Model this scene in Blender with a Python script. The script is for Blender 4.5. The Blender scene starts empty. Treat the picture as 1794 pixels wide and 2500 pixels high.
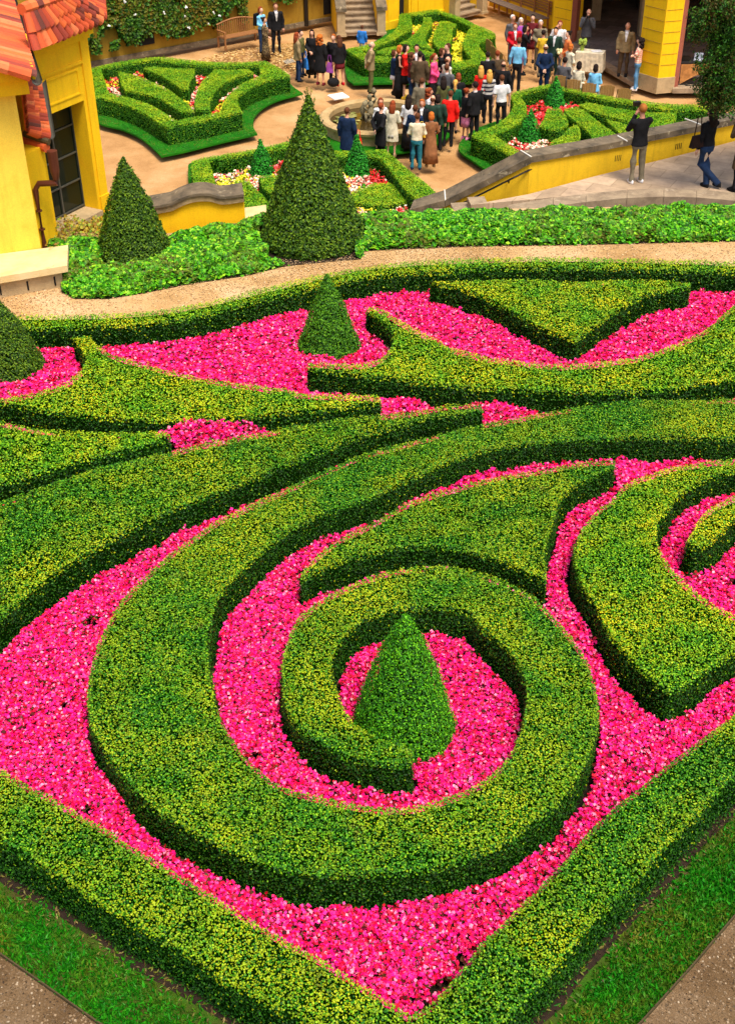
import bpy, bmesh, math, random
import numpy as np
from mathutils import Vector, Matrix
from mathutils.geometry import tessellate_polygon
C = bpy.context.scene.collection
S = bpy.context.scene
rng = np.random.default_rng(7); random.seed(7)
R = math.radians
# ---------------------------------------------------------------- camera
CAM_Z, PITCH, ROLL, FPX = 9.2, 35.2, -0.445, 3000.0
LOW = -3.6                                   # level of the lower garden
cd = bpy.data.cameras.new("camera"); cam = bpy.data.objects.new("camera", cd); C.objects.link(cam)
cd.sensor_fit = 'VERTICAL'; cd.sensor_height = 24; cd.lens = 24*FPX/2500; cd.clip_end = 500
RM = Matrix.Rotation(R(90-PITCH), 3, 'X') @ Matrix.Rotation(R(ROLL), 3, 'Z')
cam.matrix_world = Matrix.Translation((0, 0, CAM_Z)) @ RM.to_4x4()
S.camera = cam
# ---------------------------------------------------------------- light
SUN_EL, SUN_AZ = 66, 150                     # soft light through thin cloud
w = bpy.data.worlds.new("World"); S.world = w; w.use_nodes = True
wn = w.node_tree; bg = wn.nodes['Background']
sky = wn.nodes.new('ShaderNodeTexSky'); sky.sky_type = 'NISHITA'; sky.sun_disc = False
sky.sun_elevation = R(SUN_EL); sky.sun_rotation = R(SUN_AZ); sky.air_density = 1.0; sky.dust_density = 5.0; sky.ozone_density = 0.6
wn.links.new(sky.outputs[0], bg.inputs[0]); bg.inputs[1].default_value = 0.115
sl = bpy.data.lights.new("sun", 'SUN'); so = bpy.data.objects.new("sun", sl); C.objects.link(so)
sl.energy = 2.3; sl.angle = R(20); sl.color = (1, .91, .76)
az = R(SUN_AZ)
sd = Vector((math.sin(az)*math.cos(R(SUN_EL)), math.cos(az)*math.cos(R(SUN_EL)), math.sin(R(SUN_EL))))
so.rotation_euler = sd.to_track_quat('Z', 'Y').to_euler()
S.view_settings.view_transform = 'Standard'; S.view_settings.look = 'None'
S.view_settings.exposure = 0.74; S.view_settings.gamma = 1

# ---------------------------------------------------------------- helpers
RMn = np.array(RM)
def at(px, py, z=0.0):
    """photo pixel -> world point on the level z"""
    d = RMn @ np.array([(px-897)/FPX, -(py-1250)/FPX, -1.0])
    t = (z-CAM_Z)/d[2]
    return Vector((d[0]*t, d[1]*t, z))
def proj(P):
    v = RMn.T @ (np.array(P)-np.array([0, 0, CAM_Z]))
    return 897-FPX*v[0]/v[2], 1250+FPX*v[1]/v[2]
def atY(px, py, Y):
    d = RMn @ np.array([(px-897)/FPX, -(py-1250)/FPX, -1.0]); t = Y/d[1]; return Vector((d[0]*t, Y, CAM_Z+d[2]*t))
def zat(P, py):
    lo, hi = P[2]-5, P[2]+15
    for _ in range(50):
        m = (lo+hi)/2
        if proj((P[0], P[1], m))[1] > py: lo = m
        else: hi = m
    return m
REG = {'A': (0, 700, 3.6178), 'B': (650, 600, 3.6178), 'C': (1344, 1050, 3.6178), 'D': (650, 1350, 2.96),
       'L1': (0, 600, 1.8089), 'R1': (894, 600, 1.8089), 'L2': (0, 1200, 1.8089), 'R2': (894, 1200, 1.8089),
       'L3': (0, 1800, 1.8089), 'R3': (894, 1800, 1.8089), 'S': (0, 0, 1.0),
       'E': (220, 120, 3.1308), 'F': (820, 0, 5.4267), 'G': (600, 0, 2.7133), 'H': (460, 330, 2.6258), 'I': (1120, 180, 2.7133),
       'J': (1194, 0, 2.7133), 'K': (0, 0, 2.7133), 'M': (1494, 220, 5.4267), 'N': (0, 0, 5.814), 'O': (560, 0, 5.4267)}
def tr(*segs):
    out = []
    for reg, pts in segs:
        x0, y0, s = REG[reg]
        out += [(x0+x/s, y0+y/s) for x, y in pts]
    return out
def world_poly(px, z): return np.array([at(x, y, z)[:2] for x, y in px])
def smooth_poly(P, step=0.1, corner=50, closed=True):
    """rounded, evenly stepped outline; sharp turns stay corners"""
    n = len(P); out = []
    def ang(i):
        a = P[i]-P[i-1]; b = P[(i+1) % n]-P[i]
        c = np.dot(a, b)/(np.linalg.norm(a)*np.linalg.norm(b)+1e-9)
        return math.degrees(math.acos(max(-1, min(1, c))))
    cor = [ang(i) > corner for i in range(n)]
    for i in range(n):
        p1, p2 = P[i], P[(i+1) % n]; p0, p3 = P[i-1], P[(i+2) % n]
        L = np.linalg.norm(p2-p1); k = max(1, int(L/step))
        m1 = (p2-p1) if cor[i] else (p2-p0)*L/(np.linalg.norm(p2-p1)+np.linalg.norm(p1-p0)+1e-9)
        m2 = (p2-p1) if cor[(i+1) % n] else (p3-p1)*L/(np.linalg.norm(p3-p2)+np.linalg.norm(p2-p1)+1e-9)
        for j in range(k):
            t = j/k; t2 = t*t; t3 = t2*t
            out.append((2*t3-3*t2+1)*p1+(t3-2*t2+t)*m1+(-2*t3+3*t2)*p2+(t3-t2)*m2)
    return np.array(out)
def inside(pts, poly):
    x, y = pts[:, 0], pts[:, 1]; r = np.zeros(len(pts), bool)
    n = len(poly); j = n-1
    for i in range(n):
        xi, yi = poly[i]; xj, yj = poly[j]
        if yi != yj:
            c = ((yi > y) != (yj > y)) & (x < (xj-xi)*(y-yi)/(yj-yi)+xi)
            r ^= c
        j = i
    return r
def edge_dist(pts, poly):
    d = np.full(len(pts), 1e9); n = len(poly)
    for i in range(n):
        a = poly[i-1]; b = poly[i]; ab = b-a; L = ab@ab+1e-12
        t = np.clip(((pts-a)@ab)/L, 0, 1)
        q = a+t[:, None]*ab
        d = np.minimum(d, (pts[:, 0]-q[:, 0])**2+(pts[:, 1]-q[:, 1])**2)
    return np.sqrt(d)
def area(poly): x, y = poly[:, 0], poly[:, 1]; return 0.5*np.sum(x*np.roll(y, -1)-np.roll(x, -1)*y)
def vnoise(p, f, seed=0):
    """cheap smooth value noise for numpy arrays (N,2 or N,3)"""
    q = p*f+seed*17.3; r = np.zeros(len(p))
    for k, (a, b, c) in enumerate(((1.0, .37, .71), (-.6, 1.1, .33), (.9, -.8, 1.3), (.31, .77, -1.2))):
        ph = q[:, 0]*a+q[:, 1]*b+(q[:, 2]*c if q.shape[1] > 2 else 0)+k*2.1
        r += np.sin(ph+1.7*np.sin(ph*.6+q[:, 0]*.5))
    return r/4

class MB:
    """collects faces, then becomes ONE mesh object"""
    def __init__(s): s.V = []; s.L = []; s.T = []; s.M = []; s.n = 0; s.C = []
    def add(s, V, F, m=0):
        V = np.asarray(V, float).reshape(-1, 3)
        if isinstance(F, np.ndarray):
            s.L.append((F+s.n).ravel()); s.T.append(np.full(len(F), F.shape[1])); s.M.append(np.full(len(F), m))
        else:
            for f in F:
                s.L.append(np.array(f)+s.n)
            s.T.append(np.array([len(f) for f in F])); s.M.append(np.full(len(F), m))
        s.V.append(V); s.n += len(V); return s
    def box(s, c, d, rz=0, m=0, top=None):
        cx, cy, cz = c; a, b, h = d[0]/2, d[1]/2, d[2]/2
        tx, ty = top if top else (1, 1)
        v = np.array([(-a, -b, -h), (a, -b, -h), (a, b, -h), (-a, b, -h), (-a*tx, -b*ty, h), (a*tx, -b*ty, h), (a*tx, b*ty, h), (-a*tx, b*ty, h)])
        co, si = math.cos(rz), math.sin(rz)
        v = np.stack([v[:, 0]*co-v[:, 1]*si+cx, v[:, 0]*si+v[:, 1]*co+cy, v[:, 2]+cz], 1)
        return s.add(v, [(3, 2, 1, 0), (4, 5, 6, 7), (0, 1, 5, 4), (1, 2, 6, 5), (2, 3, 7, 6), (3, 0, 4, 7)], m)
    def prism(s, poly, z0, z1, m=0):
        """poly: list of xy; z0,z1 numbers or per-vertex lists"""
        n = len(poly); a = [z0]*n if np.isscalar(z0) else z0; b = [z1]*n if np.isscalar(z1) else z1
        if area(np.array([p[:2] for p in poly])) < 0: poly = poly[::-1]; a = a[::-1]; b = b[::-1]
        v = [(p[0], p[1], q) for p, q in zip(poly, a)]+[(p[0], p[1], q) for p, q in zip(poly, b)]
        tris = tessellate_polygon([[Vector((p[0], p[1], 0)) for p in poly]])
        F = [(i, (i+1) % n, n+(i+1) % n, n+i) for i in range(n)]
        for t in tris:
            i, j, k = t
            o = (poly[j][0]-poly[i][0])*(poly[k][1]-poly[i][1])-(poly[k][0]-poly[i][0])*(poly[j][1]-poly[i][1])
            if o < 0: j, k = k, j
            F.append((n+i, n+j, n+k)); F.append((k, j, i))
        return s.add(v, F, m)
    def tube(s, pts, r, seg=8, m=0, cap=True):
        pts = [Vector(p) for p in pts]; n = len(pts); rr = [r]*n if np.isscalar(r) else r
        V = []; up = Vector((0, 0, 1))
        for i, p in enumerate(pts):
            t = (pts[min(i+1, n-1)]-pts[max(i-1, 0)]).normalized()
            u = t.cross(up)
            if u.length < .05: u = t.cross(Vector((1, 0, 0)))
            u.normalize(); v = t.cross(u)
            for k in range(seg):
                a = 2*math.pi*k/seg; V.append(p+rr[i]*(math.cos(a)*u+math.sin(a)*v))
        F = [(i*seg+k, i*seg+(k+1) % seg, (i+1)*seg+(k+1) % seg, (i+1)*seg+k) for i in range(n-1) for k in range(seg)]
        if cap: F += [tuple(range(seg))[::-1], tuple((n-1)*seg+k for k in range(seg))]
        return s.add(np.array(V), F, m)
    def lathe(s, prof, c=(0, 0, 0), seg=32, m=0, sx=1, sy=1):
        V = []; n = len(prof)
        for r, z in prof:
            for k in range(seg):
                a = 2*math.pi*k/seg; V.append((c[0]+sx*r*math.cos(a), c[1]+sy*r*math.sin(a), c[2]+z))
        F = [(i*seg+k, i*seg+(k+1) % seg, (i+1)*seg+(k+1) % seg, (i+1)*seg+k) for i in range(n-1) for k in range(seg)]
        return s.add(np.array(V), F, m)
    def leaves(s, P, N, size, m=0, wid=.36, rough=.8, up=None):
        n = len(P)
        if n == 0: return s
        size = np.broadcast_to(np.asarray(size, float), (n,)) if np.ndim(size) == 0 else size
        Nn = N+rng.normal(0, rough*.5, (n, 3)); Nn /= np.linalg.norm(Nn, axis=1)[:, None]+1e-9
        t = rng.normal(size=(n, 3))
        if up is not None: t = t*.5+np.array(up)
        t -= (t*Nn).sum(1)[:, None]*Nn; t /= np.linalg.norm(t, axis=1)[:, None]+1e-9
        b = np.cross(Nn, t); h = size[:, None]
        V = np.stack([P-t*h*.5, P+b*h*wid+Nn*h*.08, P+t*h*.5, P-b*h*wid+Nn*h*.08], 1).reshape(-1, 3)
        F = np.arange(4*n).reshape(-1, 4)
        return s.add(V, F, m)
    def build(s, name, mats, parent=None, smooth=False, origin=None):
        V = np.concatenate(s.V); L = np.concatenate(s.L).astype(np.int32); T = np.concatenate(s.T).astype(np.int32); M = np.concatenate(s.M).astype(np.int32)
        if origin is not None: V = V-np.array(origin)
        me = bpy.data.meshes.new(name)
        me.vertices.add(len(V)); me.vertices.foreach_set('co', V.ravel())
        me.loops.add(len(L)); me.loops.foreach_set('vertex_index', L)
        me.polygons.add(len(T)); st = np.concatenate([[0], np.cumsum(T)[:-1]]).astype(np.int32)
        me.polygons.foreach_set('loop_start', st); me.polygons.foreach_set('material_index', M)
        me.polygons.foreach_set('use_smooth', np.full(len(T), bool(smooth)))
        me.update(calc_edges=True); me.validate()
        for mm in (mats if isinstance(mats, (list, tuple)) else [mats]): me.materials.append(mm)
        o = bpy.data.objects.new(name, me); C.objects.link(o)
        if parent: o.parent = parent
        if origin is not None: o.location = origin
        return o
def tag(o, label=None, cat=None, group=None, kind=None):
    if label: o['label'] = label
    if cat: o['category'] = cat
    if group: o['group'] = group
    if kind: o['kind'] = kind
    return o
def empty(name, loc, label=None, cat=None, group=None, rz=0):
    o = bpy.data.objects.new(name, None); C.objects.link(o); o.location = loc; o.rotation_euler = (0, 0, rz)
    o.empty_display_size = .1
    return tag(o, label, cat, group)

# ---------------------------------------------------------------- materials
def nodes(name):
    m = bpy.data.materials.new(name); m.use_nodes = True
    return m, m.node_tree, m.node_tree.nodes['Principled BSDF']
def ramp(nt, fac, stops, interp='LINEAR'):
    r = nt.nodes.new('ShaderNodeValToRGB'); e = r.color_ramp; e.interpolation = interp
    while len(e.elements) < len(stops): e.elements.new(.5)
    for el, (p, c) in zip(e.elements, stops): el.position = p; el.color = (*c, 1)
    nt.links.new(fac, r.inputs[0]); return r.outputs[0]
def noise(nt, scale, detail=4, rough=.5, coord='Object', dist=0, vec=None):
    n = nt.nodes.new('ShaderNodeTexNoise'); n.inputs['Scale'].default_value = scale; n.inputs['Detail'].default_value = detail
    n.inputs['Roughness'].default_value = rough; n.inputs['Distortion'].default_value = dist
    if vec is None:
        tc = nt.nodes.new('ShaderNodeNewGeometry'); vec = tc.outputs['Position']
    nt.links.new(vec, n.inputs['Vector']); return n.outputs['Fac']
def mixc(nt, fac, a, b, mode='MIX'):
    m = nt.nodes.new('ShaderNodeMix'); m.data_type = 'RGBA'; m.blend_type = mode
    for sock, v in ((m.inputs[0], fac), (m.inputs[6], a), (m.inputs[7], b)):
        if isinstance(v, (float, int)): sock.default_value = v
        elif isinstance(v, tuple): sock.default_value = (*v, 1)
        else: nt.links.new(v, sock)
    return m.outputs[2]
def mathn(nt, op, a, b=0.0):
    m = nt.nodes.new('ShaderNodeMath'); m.operation = op
    for s_, v in zip(m.inputs, (a, b)):
        if isinstance(v, (float, int)): s_.default_value = v
        else: nt.links.new(v, s_)
    return m.outputs[0]
def bump(nt, bs, h, strength=.5, dist=.02):
    b = nt.nodes.new('ShaderNodeBump'); b.inputs['Strength'].default_value = strength; b.inputs['Distance'].default_value = dist
    nt.links.new(h, b.inputs['Height']); nt.links.new(b.outputs[0], bs.inputs['Normal'])
def leaf_mat(name, stops, patch=None, pscale=2.2, rough=.55, brown=None):
    """every leaf takes its own tint; patches of new growth follow a slow noise"""
    m, nt, bs = nodes(name)
    g = nt.nodes.new('ShaderNodeNewGeometry'); rnd = g.outputs['Random Per Island']
    col = ramp(nt, rnd, stops)
    if patch:
        pn = noise(nt, pscale, 5, .65)
        f = mathn(nt, 'MULTIPLY', ramp(nt, pn, [(.42, (0, 0, 0)), (.66, (1, 1, 1))]), mathn(nt, 'GREATER_THAN', mathn(nt, 'FRACT', mathn(nt, 'MULTIPLY', rnd, 37.7)), .42))
        col = mixc(nt, f, col, patch)
        if brown:
            bn = noise(nt, 1.7, 6, .7, dist=.8); f2 = mathn(nt, 'MULTIPLY', ramp(nt, bn, [(.60, (0, 0, 0)), (.72, (1, 1, 1))]), mathn(nt, 'GREATER_THAN', mathn(nt, 'FRACT', mathn(nt, 'MULTIPLY', rnd, 91.3)), .5))
            col = mixc(nt, f2, col, brown)
    nt.links.new(col, bs.inputs['Base Color']); bs.inputs['Roughness'].default_value = rough
    bs.inputs['Specular IOR Level'].default_value = .25
    return m
def plain(name, c, rough=.6, metal=0, vary=.12, scale=6, bumps=0, bscale=40, spec=.3):
    m, nt, bs = nodes(name)
    lo = tuple(x*(1-vary) for x in c); hi = tuple(min(1, x*(1+vary)) for x in c)
    nt.links.new(ramp(nt, noise(nt, scale, 6, .6), [(.3, lo), (.7, hi)]), bs.inputs['Base Color'])
    bs.inputs['Roughness'].default_value = rough; bs.inputs['Metallic'].default_value = metal; bs.inputs['Specular IOR Level'].default_value = spec
    if bumps: bump(nt, bs, noise(nt, bscale, 6, .7), bumps, .01)
    return m
MT = {}
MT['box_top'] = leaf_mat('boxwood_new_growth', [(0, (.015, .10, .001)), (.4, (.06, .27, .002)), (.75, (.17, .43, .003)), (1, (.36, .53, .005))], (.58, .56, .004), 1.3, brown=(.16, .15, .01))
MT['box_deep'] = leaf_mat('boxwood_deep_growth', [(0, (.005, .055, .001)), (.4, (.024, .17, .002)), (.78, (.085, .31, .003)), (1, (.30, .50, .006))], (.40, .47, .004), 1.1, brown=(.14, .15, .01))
MT['box_side'] = leaf_mat('boxwood_old_leaf_shaded', [(0, (.002, .020, .001)), (.5, (.006, .062, .001)), (1, (.035, .15, .002))])  # older leaf, darkened further so the colour holds the shade of the sides
MT['box_core'] = plain('boxwood_core', (.003, .016, .001), .9, vary=.4, spec=0)
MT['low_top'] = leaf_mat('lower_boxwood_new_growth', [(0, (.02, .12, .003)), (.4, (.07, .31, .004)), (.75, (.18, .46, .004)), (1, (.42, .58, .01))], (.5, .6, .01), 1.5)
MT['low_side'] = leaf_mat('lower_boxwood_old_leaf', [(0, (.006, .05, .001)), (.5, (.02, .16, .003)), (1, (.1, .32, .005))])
MT['yew'] = leaf_mat('yew_needles', [(0, (.007, .045, .001)), (.5, (.035, .16, .002)), (1, (.12, .32, .004))])
MT['yew_dark'] = leaf_mat('old_yew_needles', [(0, (.006, .025, .001)), (.5, (.035, .11, .002)), (1, (.15, .26, .006))])
MT['yew_bright'] = leaf_mat('young_yew_needles', [(0, (.004, .03, .001)), (.35, (.02, .14, .001)), (.65, (.05, .29, .002)), (1, (.18, .52, .004))])
MT['yew_green'] = leaf_mat('deep_green_yew_needles', [(0, (.003, .045, .003)), (.5, (.010, .22, .010)), (1, (.05, .46, .025))])
MT['ivy'] = leaf_mat('ground_ivy_leaf', [(0, (.006, .05, .001)), (.4, (.03, .22, .002)), (.8, (.11, .46, .004)), (1, (.35, .62, .02))], (.10, .10, .01), 1.1)
MT['petal'] = leaf_mat('begonia_petal', [(0, (.22, .0, .008)), (.24, (.75, .001, .03)), (.4, (1, .003, .15)), (.72, (1, .003, .29)), (.9, (1, .07, .33)), (1, (1, .36, .46))], None)
MT['beg_leaf'] = leaf_mat('begonia_leaf', [(0, (.03, .004, .002)), (.5, (.11, .01, .006)), (1, (.05, .07, .005))])
MT['soil'] = plain('dark_soil', (.02, .011, .006), .95, vary=.5, scale=14, bumps=.6)
MT['cream_petal'] = leaf_mat('cream_petal', [(0, (.8, .12, .1)), (.5, (1, .75, .55)), (1, (1, .95, .75))])
MT['yellow_petal'] = leaf_mat('yellow_petal', [(0, (.7, .6, .01)), (1, (1, .95, .05))])
MT['red_petal'] = leaf_mat('red_petal', [(0, (.4, .005, .005)), (.7, (.85, .02, .03)), (1, (1, .3, .3))])
MT['grass'] = leaf_mat('grass_blade', [(0, (.005, .09, .001)), (.5, (.008, .18, .002)), (1, (.03, .27, .003))], (.14, .15, .01), 1.6)
def ground_mat(name, c1, c2, c3, sc=1.0, b=.5, dirt=None, ds=6):
    m, nt, bs = nodes(name)
    a = ramp(nt, noise(nt, .7*sc, 6, .65), [(.3, c1), (.5, c2), (.72, c3)])
    gr = ramp(nt, noise(nt, 70*sc, 3, .8), [(.3, (.62, .58, .52)), (.5, (1, 1, 1)), (.72, (1.35, 1.3, 1.25))])
    col = mixc(nt, 1.0, a, gr, 'MULTIPLY')
    if dirt:
        col = mixc(nt, ramp(nt, noise(nt, ds, 9, .8), [(.56, (0, 0, 0)), (.7, (.75, .75, .75))]), col, dirt)
    nt.links.new(col, bs.inputs['Base Color']); bs.inputs['Roughness'].default_value = .9; bs.inputs['Specular IOR Level'].default_value = .15
    bump(nt, bs, noise(nt, 60*sc, 4, .8), b, .015)
    return m
MT['gravel'] = ground_mat('tan_gravel', (.32, .18, .06), (.52, .33, .15), (.64, .46, .27), dirt=(.3, .18, .06))
MT['gravel_low'] = ground_mat('pink_tan_gravel', (.30, .15, .05), (.48, .27, .11), (.62, .40, .2), .8, dirt=(.4, .2, .07))
MT['gravel_dark'] = ground_mat('dark_gravel', (.08, .045, .018), (.17, .105, .05), (.27, .19, .115), 1.3, 1, dirt=(.40, .32, .24), ds=40)
MT['turf'] = ground_mat('mown_turf', (.006, .09, .002), (.009, .14, .002), (.02, .19, .003), 2)
MT['thatch'] = ground_mat('worn_turf', (.06, .045, .012), (.04, .10, .006), (.015, .17, .003), 3.5)
# ================================================================ upper terrace
BT = .53                                       # height of the parterre hedges
gp = MB()
x0, y0, x1, y1 = -16, -2, 22, 24.6
def sheet(name, poly, z, m, kind='structure', thick=None):
    b = MB(); b.prism([tuple(p[:2]) for p in poly], z-(thick or .02), z, 0); o = b.build(name, m); tag(o, kind=kind); return o
sheet('ground', [(-60, -30), (60, -30), (60, 90), (-60, 90)], LOW-.2, MT['gravel_low'], thick=.2)
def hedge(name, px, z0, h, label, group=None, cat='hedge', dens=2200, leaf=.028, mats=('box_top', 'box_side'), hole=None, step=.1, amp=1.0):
    """a clipped hedge whose top outline is px; leaves cover a dark woody core"""
    P = smooth_poly(world_poly(px, z0+h), step)
    if area(P) < 0: P = P[::-1]
    def wob(Q):
        d = np.roll(Q, -1, 0)-np.roll(Q, 1, 0); d /= np.linalg.norm(d, axis=1)[:, None]+1e-9
        return Q+np.stack([d[:, 1], -d[:, 0]], 1)*((.014*vnoise(Q, 3.3, 2)+.010*vnoise(Q, 8, 5))*wf_)[:, None]
    wf_ = amp; P = wob(P); loops = [P]
    if hole is not None:
        Q = smooth_poly(world_poly(hole, z0+h), step)
        if area(Q) > 0: Q = Q[::-1]
        loops.append(Q)
    b = MB(); allp = []
    for Lp in loops:
        d = np.roll(Lp, -1, 0)-np.roll(Lp, 1, 0); d /= np.linalg.norm(d, axis=1)[:, None]+1e-9
        nrm = np.stack([d[:, 1], -d[:, 0]], 1)
        n = len(Lp); lv = []
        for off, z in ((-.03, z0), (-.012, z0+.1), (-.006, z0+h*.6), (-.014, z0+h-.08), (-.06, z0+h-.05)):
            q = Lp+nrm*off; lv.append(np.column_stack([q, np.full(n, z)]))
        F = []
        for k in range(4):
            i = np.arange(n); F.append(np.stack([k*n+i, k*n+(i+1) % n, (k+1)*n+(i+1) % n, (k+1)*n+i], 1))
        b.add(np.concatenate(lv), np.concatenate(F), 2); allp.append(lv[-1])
        seg = np.linalg.norm(np.roll(Lp, -1, 0)-Lp, axis=1); tot = seg.sum()
        # side leaves
        N = int(tot*h*dens*1.0); cs = np.cumsum(seg); u = rng.random(N)*tot; ix = np.minimum(np.searchsorted(cs, u), n-1)
        f = 1-(cs[ix]-u)/seg[ix]; p = Lp[ix]+(np.roll(Lp, -1, 0)[ix]-Lp[ix])*f[:, None]
        nn = nrm[ix]; z = z0+h*rng.random(N)**.9; rd = np.clip((z-(z0+h-.06))/.06, 0, 1)
        out = rng.normal(0, .012, N)+.012*vnoise(np.column_stack([p*3, z*3]), 2.2)-.035*rd**2
        PP = np.column_stack([p+nn*out[:, None], z]); NN = np.column_stack([nn, .25+rd])
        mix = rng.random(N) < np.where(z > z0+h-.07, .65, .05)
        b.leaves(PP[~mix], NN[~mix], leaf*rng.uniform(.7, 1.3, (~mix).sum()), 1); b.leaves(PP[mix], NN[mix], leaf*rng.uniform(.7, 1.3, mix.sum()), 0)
    V = np.concatenate(allp); tris = tessellate_polygon([[Vector(p) for p in a] for a in allp])
    T = np.array(tris); e = V[T]
    cr = (e[:, 1, 0]-e[:, 0, 0])*(e[:, 2, 1]-e[:, 0, 1])-(e[:, 2, 0]-e[:, 0, 0])*(e[:, 1, 1]-e[:, 0, 1])
    T[cr < 0] = T[cr < 0][:, ::-1]; b.add(V, T, 2)
    lo, hi = P.min(0), P.max(0); A = np.prod(hi-lo); N = int(A*dens*1.15)
    p = lo+rng.random((N, 2))*(hi-lo); p = p[inside(p, P)]
    if hole is not None: p = p[~inside(p, loops[1])]
    z = z0+h+amp*(.026*vnoise(p, 1.6)+.016*vnoise(p, 7, 2))+rng.normal(0, .010, len(p))
    b.leaves(np.column_stack([p, z]), np.tile([0, 0, 1.], (len(p), 1)), leaf*rng.uniform(.7, 1.35, len(p)), 0, rough=.9)
    ns = int(len(p)*.004); i = rng.integers(0, len(p), ns); tips = np.column_stack([p[i], z[i]])
    for k in range(6): b.leaves(tips+np.column_stack([rng.normal(0, .008, (ns, 2)), np.full(ns, .012*k)]), np.tile([.5, 0, .5], (ns, 1)), np.full(ns, leaf*.9), 0, rough=1.5)
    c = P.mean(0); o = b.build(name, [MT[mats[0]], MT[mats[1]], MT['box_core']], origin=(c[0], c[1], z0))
    tag(o, label, cat, group); return o, loops
HP = []                                        # hedge outlines on the terrace, kept to plant the flowers between them
def H(px, label, **k):
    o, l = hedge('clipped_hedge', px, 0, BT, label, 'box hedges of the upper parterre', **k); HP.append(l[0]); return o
border_back = tr(('S', [(-420, 812), (-200, 800), (-60, 785)]), ('A', [(100, 262), (600, 250), (1100, 235), (1628, 180)]), ('B', [(0, 375), (400, 275), (800, 190), (1200, 150), (1628, 125)]), ('R1', [(600, 56), (850, 52), (1200, 58), (1628, 72), (1950, 100), (2300, 150)]))
border_front = tr(('R1', [(2300, 205), (1950, 148), (1628, 118), (1300, 105), (900, 95), (500, 100)]), ('B', [(1628, 225), (1200, 240), (900, 270), (640, 320), (450, 362), (200, 420), (0, 460)]), ('L1', [(1000, 278)]), ('A', [(1628, 280), (1100, 335), (640, 355), (200, 365)]), ('S', [(-60, 815), (-200, 828), (-420, 845)]))
H(border_back+border_front, 'long curved border hedge along the tan gravel path', leaf=0.027, dens=2250)
h2 = tr(('A', [(640, 450), (800, 440), (850, 510), (1000, 595), (1250, 670), (1500, 740)]), ('L1', [(1000, 600), (1150, 622), (1300, 645)]), ('B', [(0, 1275), (250, 1300), (480, 1315), (850, 1322), (980, 1330), (1020, 1355), (950, 1390), (700, 1420), (400, 1450), (0, 1485)]), ('L1', [(1000, 757), (800, 765), (600, 765), (400, 750), (200, 725), (100, 705), (0, 688), (-60, 672)]), ('A', [(-80, 985), (0, 990), (200, 960), (380, 915), (560, 860), (680, 780), (730, 720), (770, 650), (745, 580), (700, 500)]))
H(h2, 'pointed crescent hedge with a hooked notch, below the wide pink bed at left', leaf=0.027, dens=2400)
h3 = tr(('L1', [(-300, 700), (-150, 745), (0, 772), (60, 790), (200, 812), (400, 822), (600, 822), (738, 822), (746, 838), (700, 857), (600, 885), (400, 935), (200, 990), (0, 1045), (-150, 1090), (-300, 1140)]))
H(h3, 'pointed hedge wedge at the left edge, tip beside a small pink patch', leaf=0.027, dens=2550)
h4 = tr(('L1', [(-400, 1230), (-200, 1180), (0, 1126), (240, 1045), (450, 978), (690, 925), (850, 885), (1050, 845), (1220, 812)]), ('B', [(100, 1610), (500, 1560), (700, 1530), (1050, 1493), (1300, 1460), (1550, 1410)]), ('R1', [(330, 705), (420, 698), (505, 702), (515, 722), (430, 738), (300, 752), (150, 790), (0, 830)]), ('L1', [(1500, 872), (1300, 950), (1100, 1030), (900, 1110)]), ('L2', [(700, 108), (560, 180), (420, 250), (300, 320), (150, 430), (0, 560), (-80, 640), (-200, 720), (-160, 560), (-40, 490), (0, 440), (-4, 380), (-60, 310), (-200, 240), (-400, 200)]))
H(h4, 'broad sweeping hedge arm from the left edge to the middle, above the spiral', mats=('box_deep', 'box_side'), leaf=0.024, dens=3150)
sp_out = tr(('R1', [(2300, 742), (1950, 695), (1628, 675), (1400, 680), (1250, 682), (1000, 700), (800, 730), (650, 760), (530, 780), (400, 805), (200, 862), (0, 915)]), ('L1', [(1500, 962), (1390, 1010), (1200, 1100), (1080, 1155)]),
            ('L2', [(960, 125), (880, 180), (780, 250), (690, 320), (620, 390), (530, 490), (470, 590), (430, 680), (405, 780), (392, 880), (395, 980), (412, 1050), (446, 1102)]),
            ('L3', [(476, 80), (535, 155), (597, 235), (680, 310), (785, 378), (940, 462), (1093, 530), (1247, 575), (1400, 605), (1600, 605)]), ('R3', [(200, 588), (350, 562), (520, 498), (640, 440), (720, 385), (820, 310), (880, 240), (930, 170), (975, 90), (1005, 0)]),
            ('R2', [(1020, 1030), (1022, 950), (1008, 860), (985, 780), (945, 700), (900, 640), (850, 575), (770, 490), (735, 455), (620, 400), (500, 357), (400, 337), (250, 332)]), ('D', [(1300, 105), (1100, 100), (900, 125), (700, 190), (560, 250), (430, 310), (330, 390), (230, 480), (165, 600), (125, 720), (110, 850), (115, 950), (130, 1060), (160, 1130), (200, 1200), (280, 1290), (400, 1370), (520, 1430), (650, 1480), (800, 1510), (930, 1525), (1000, 1522), (1035, 1510), (1056, 1492)]))
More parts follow.
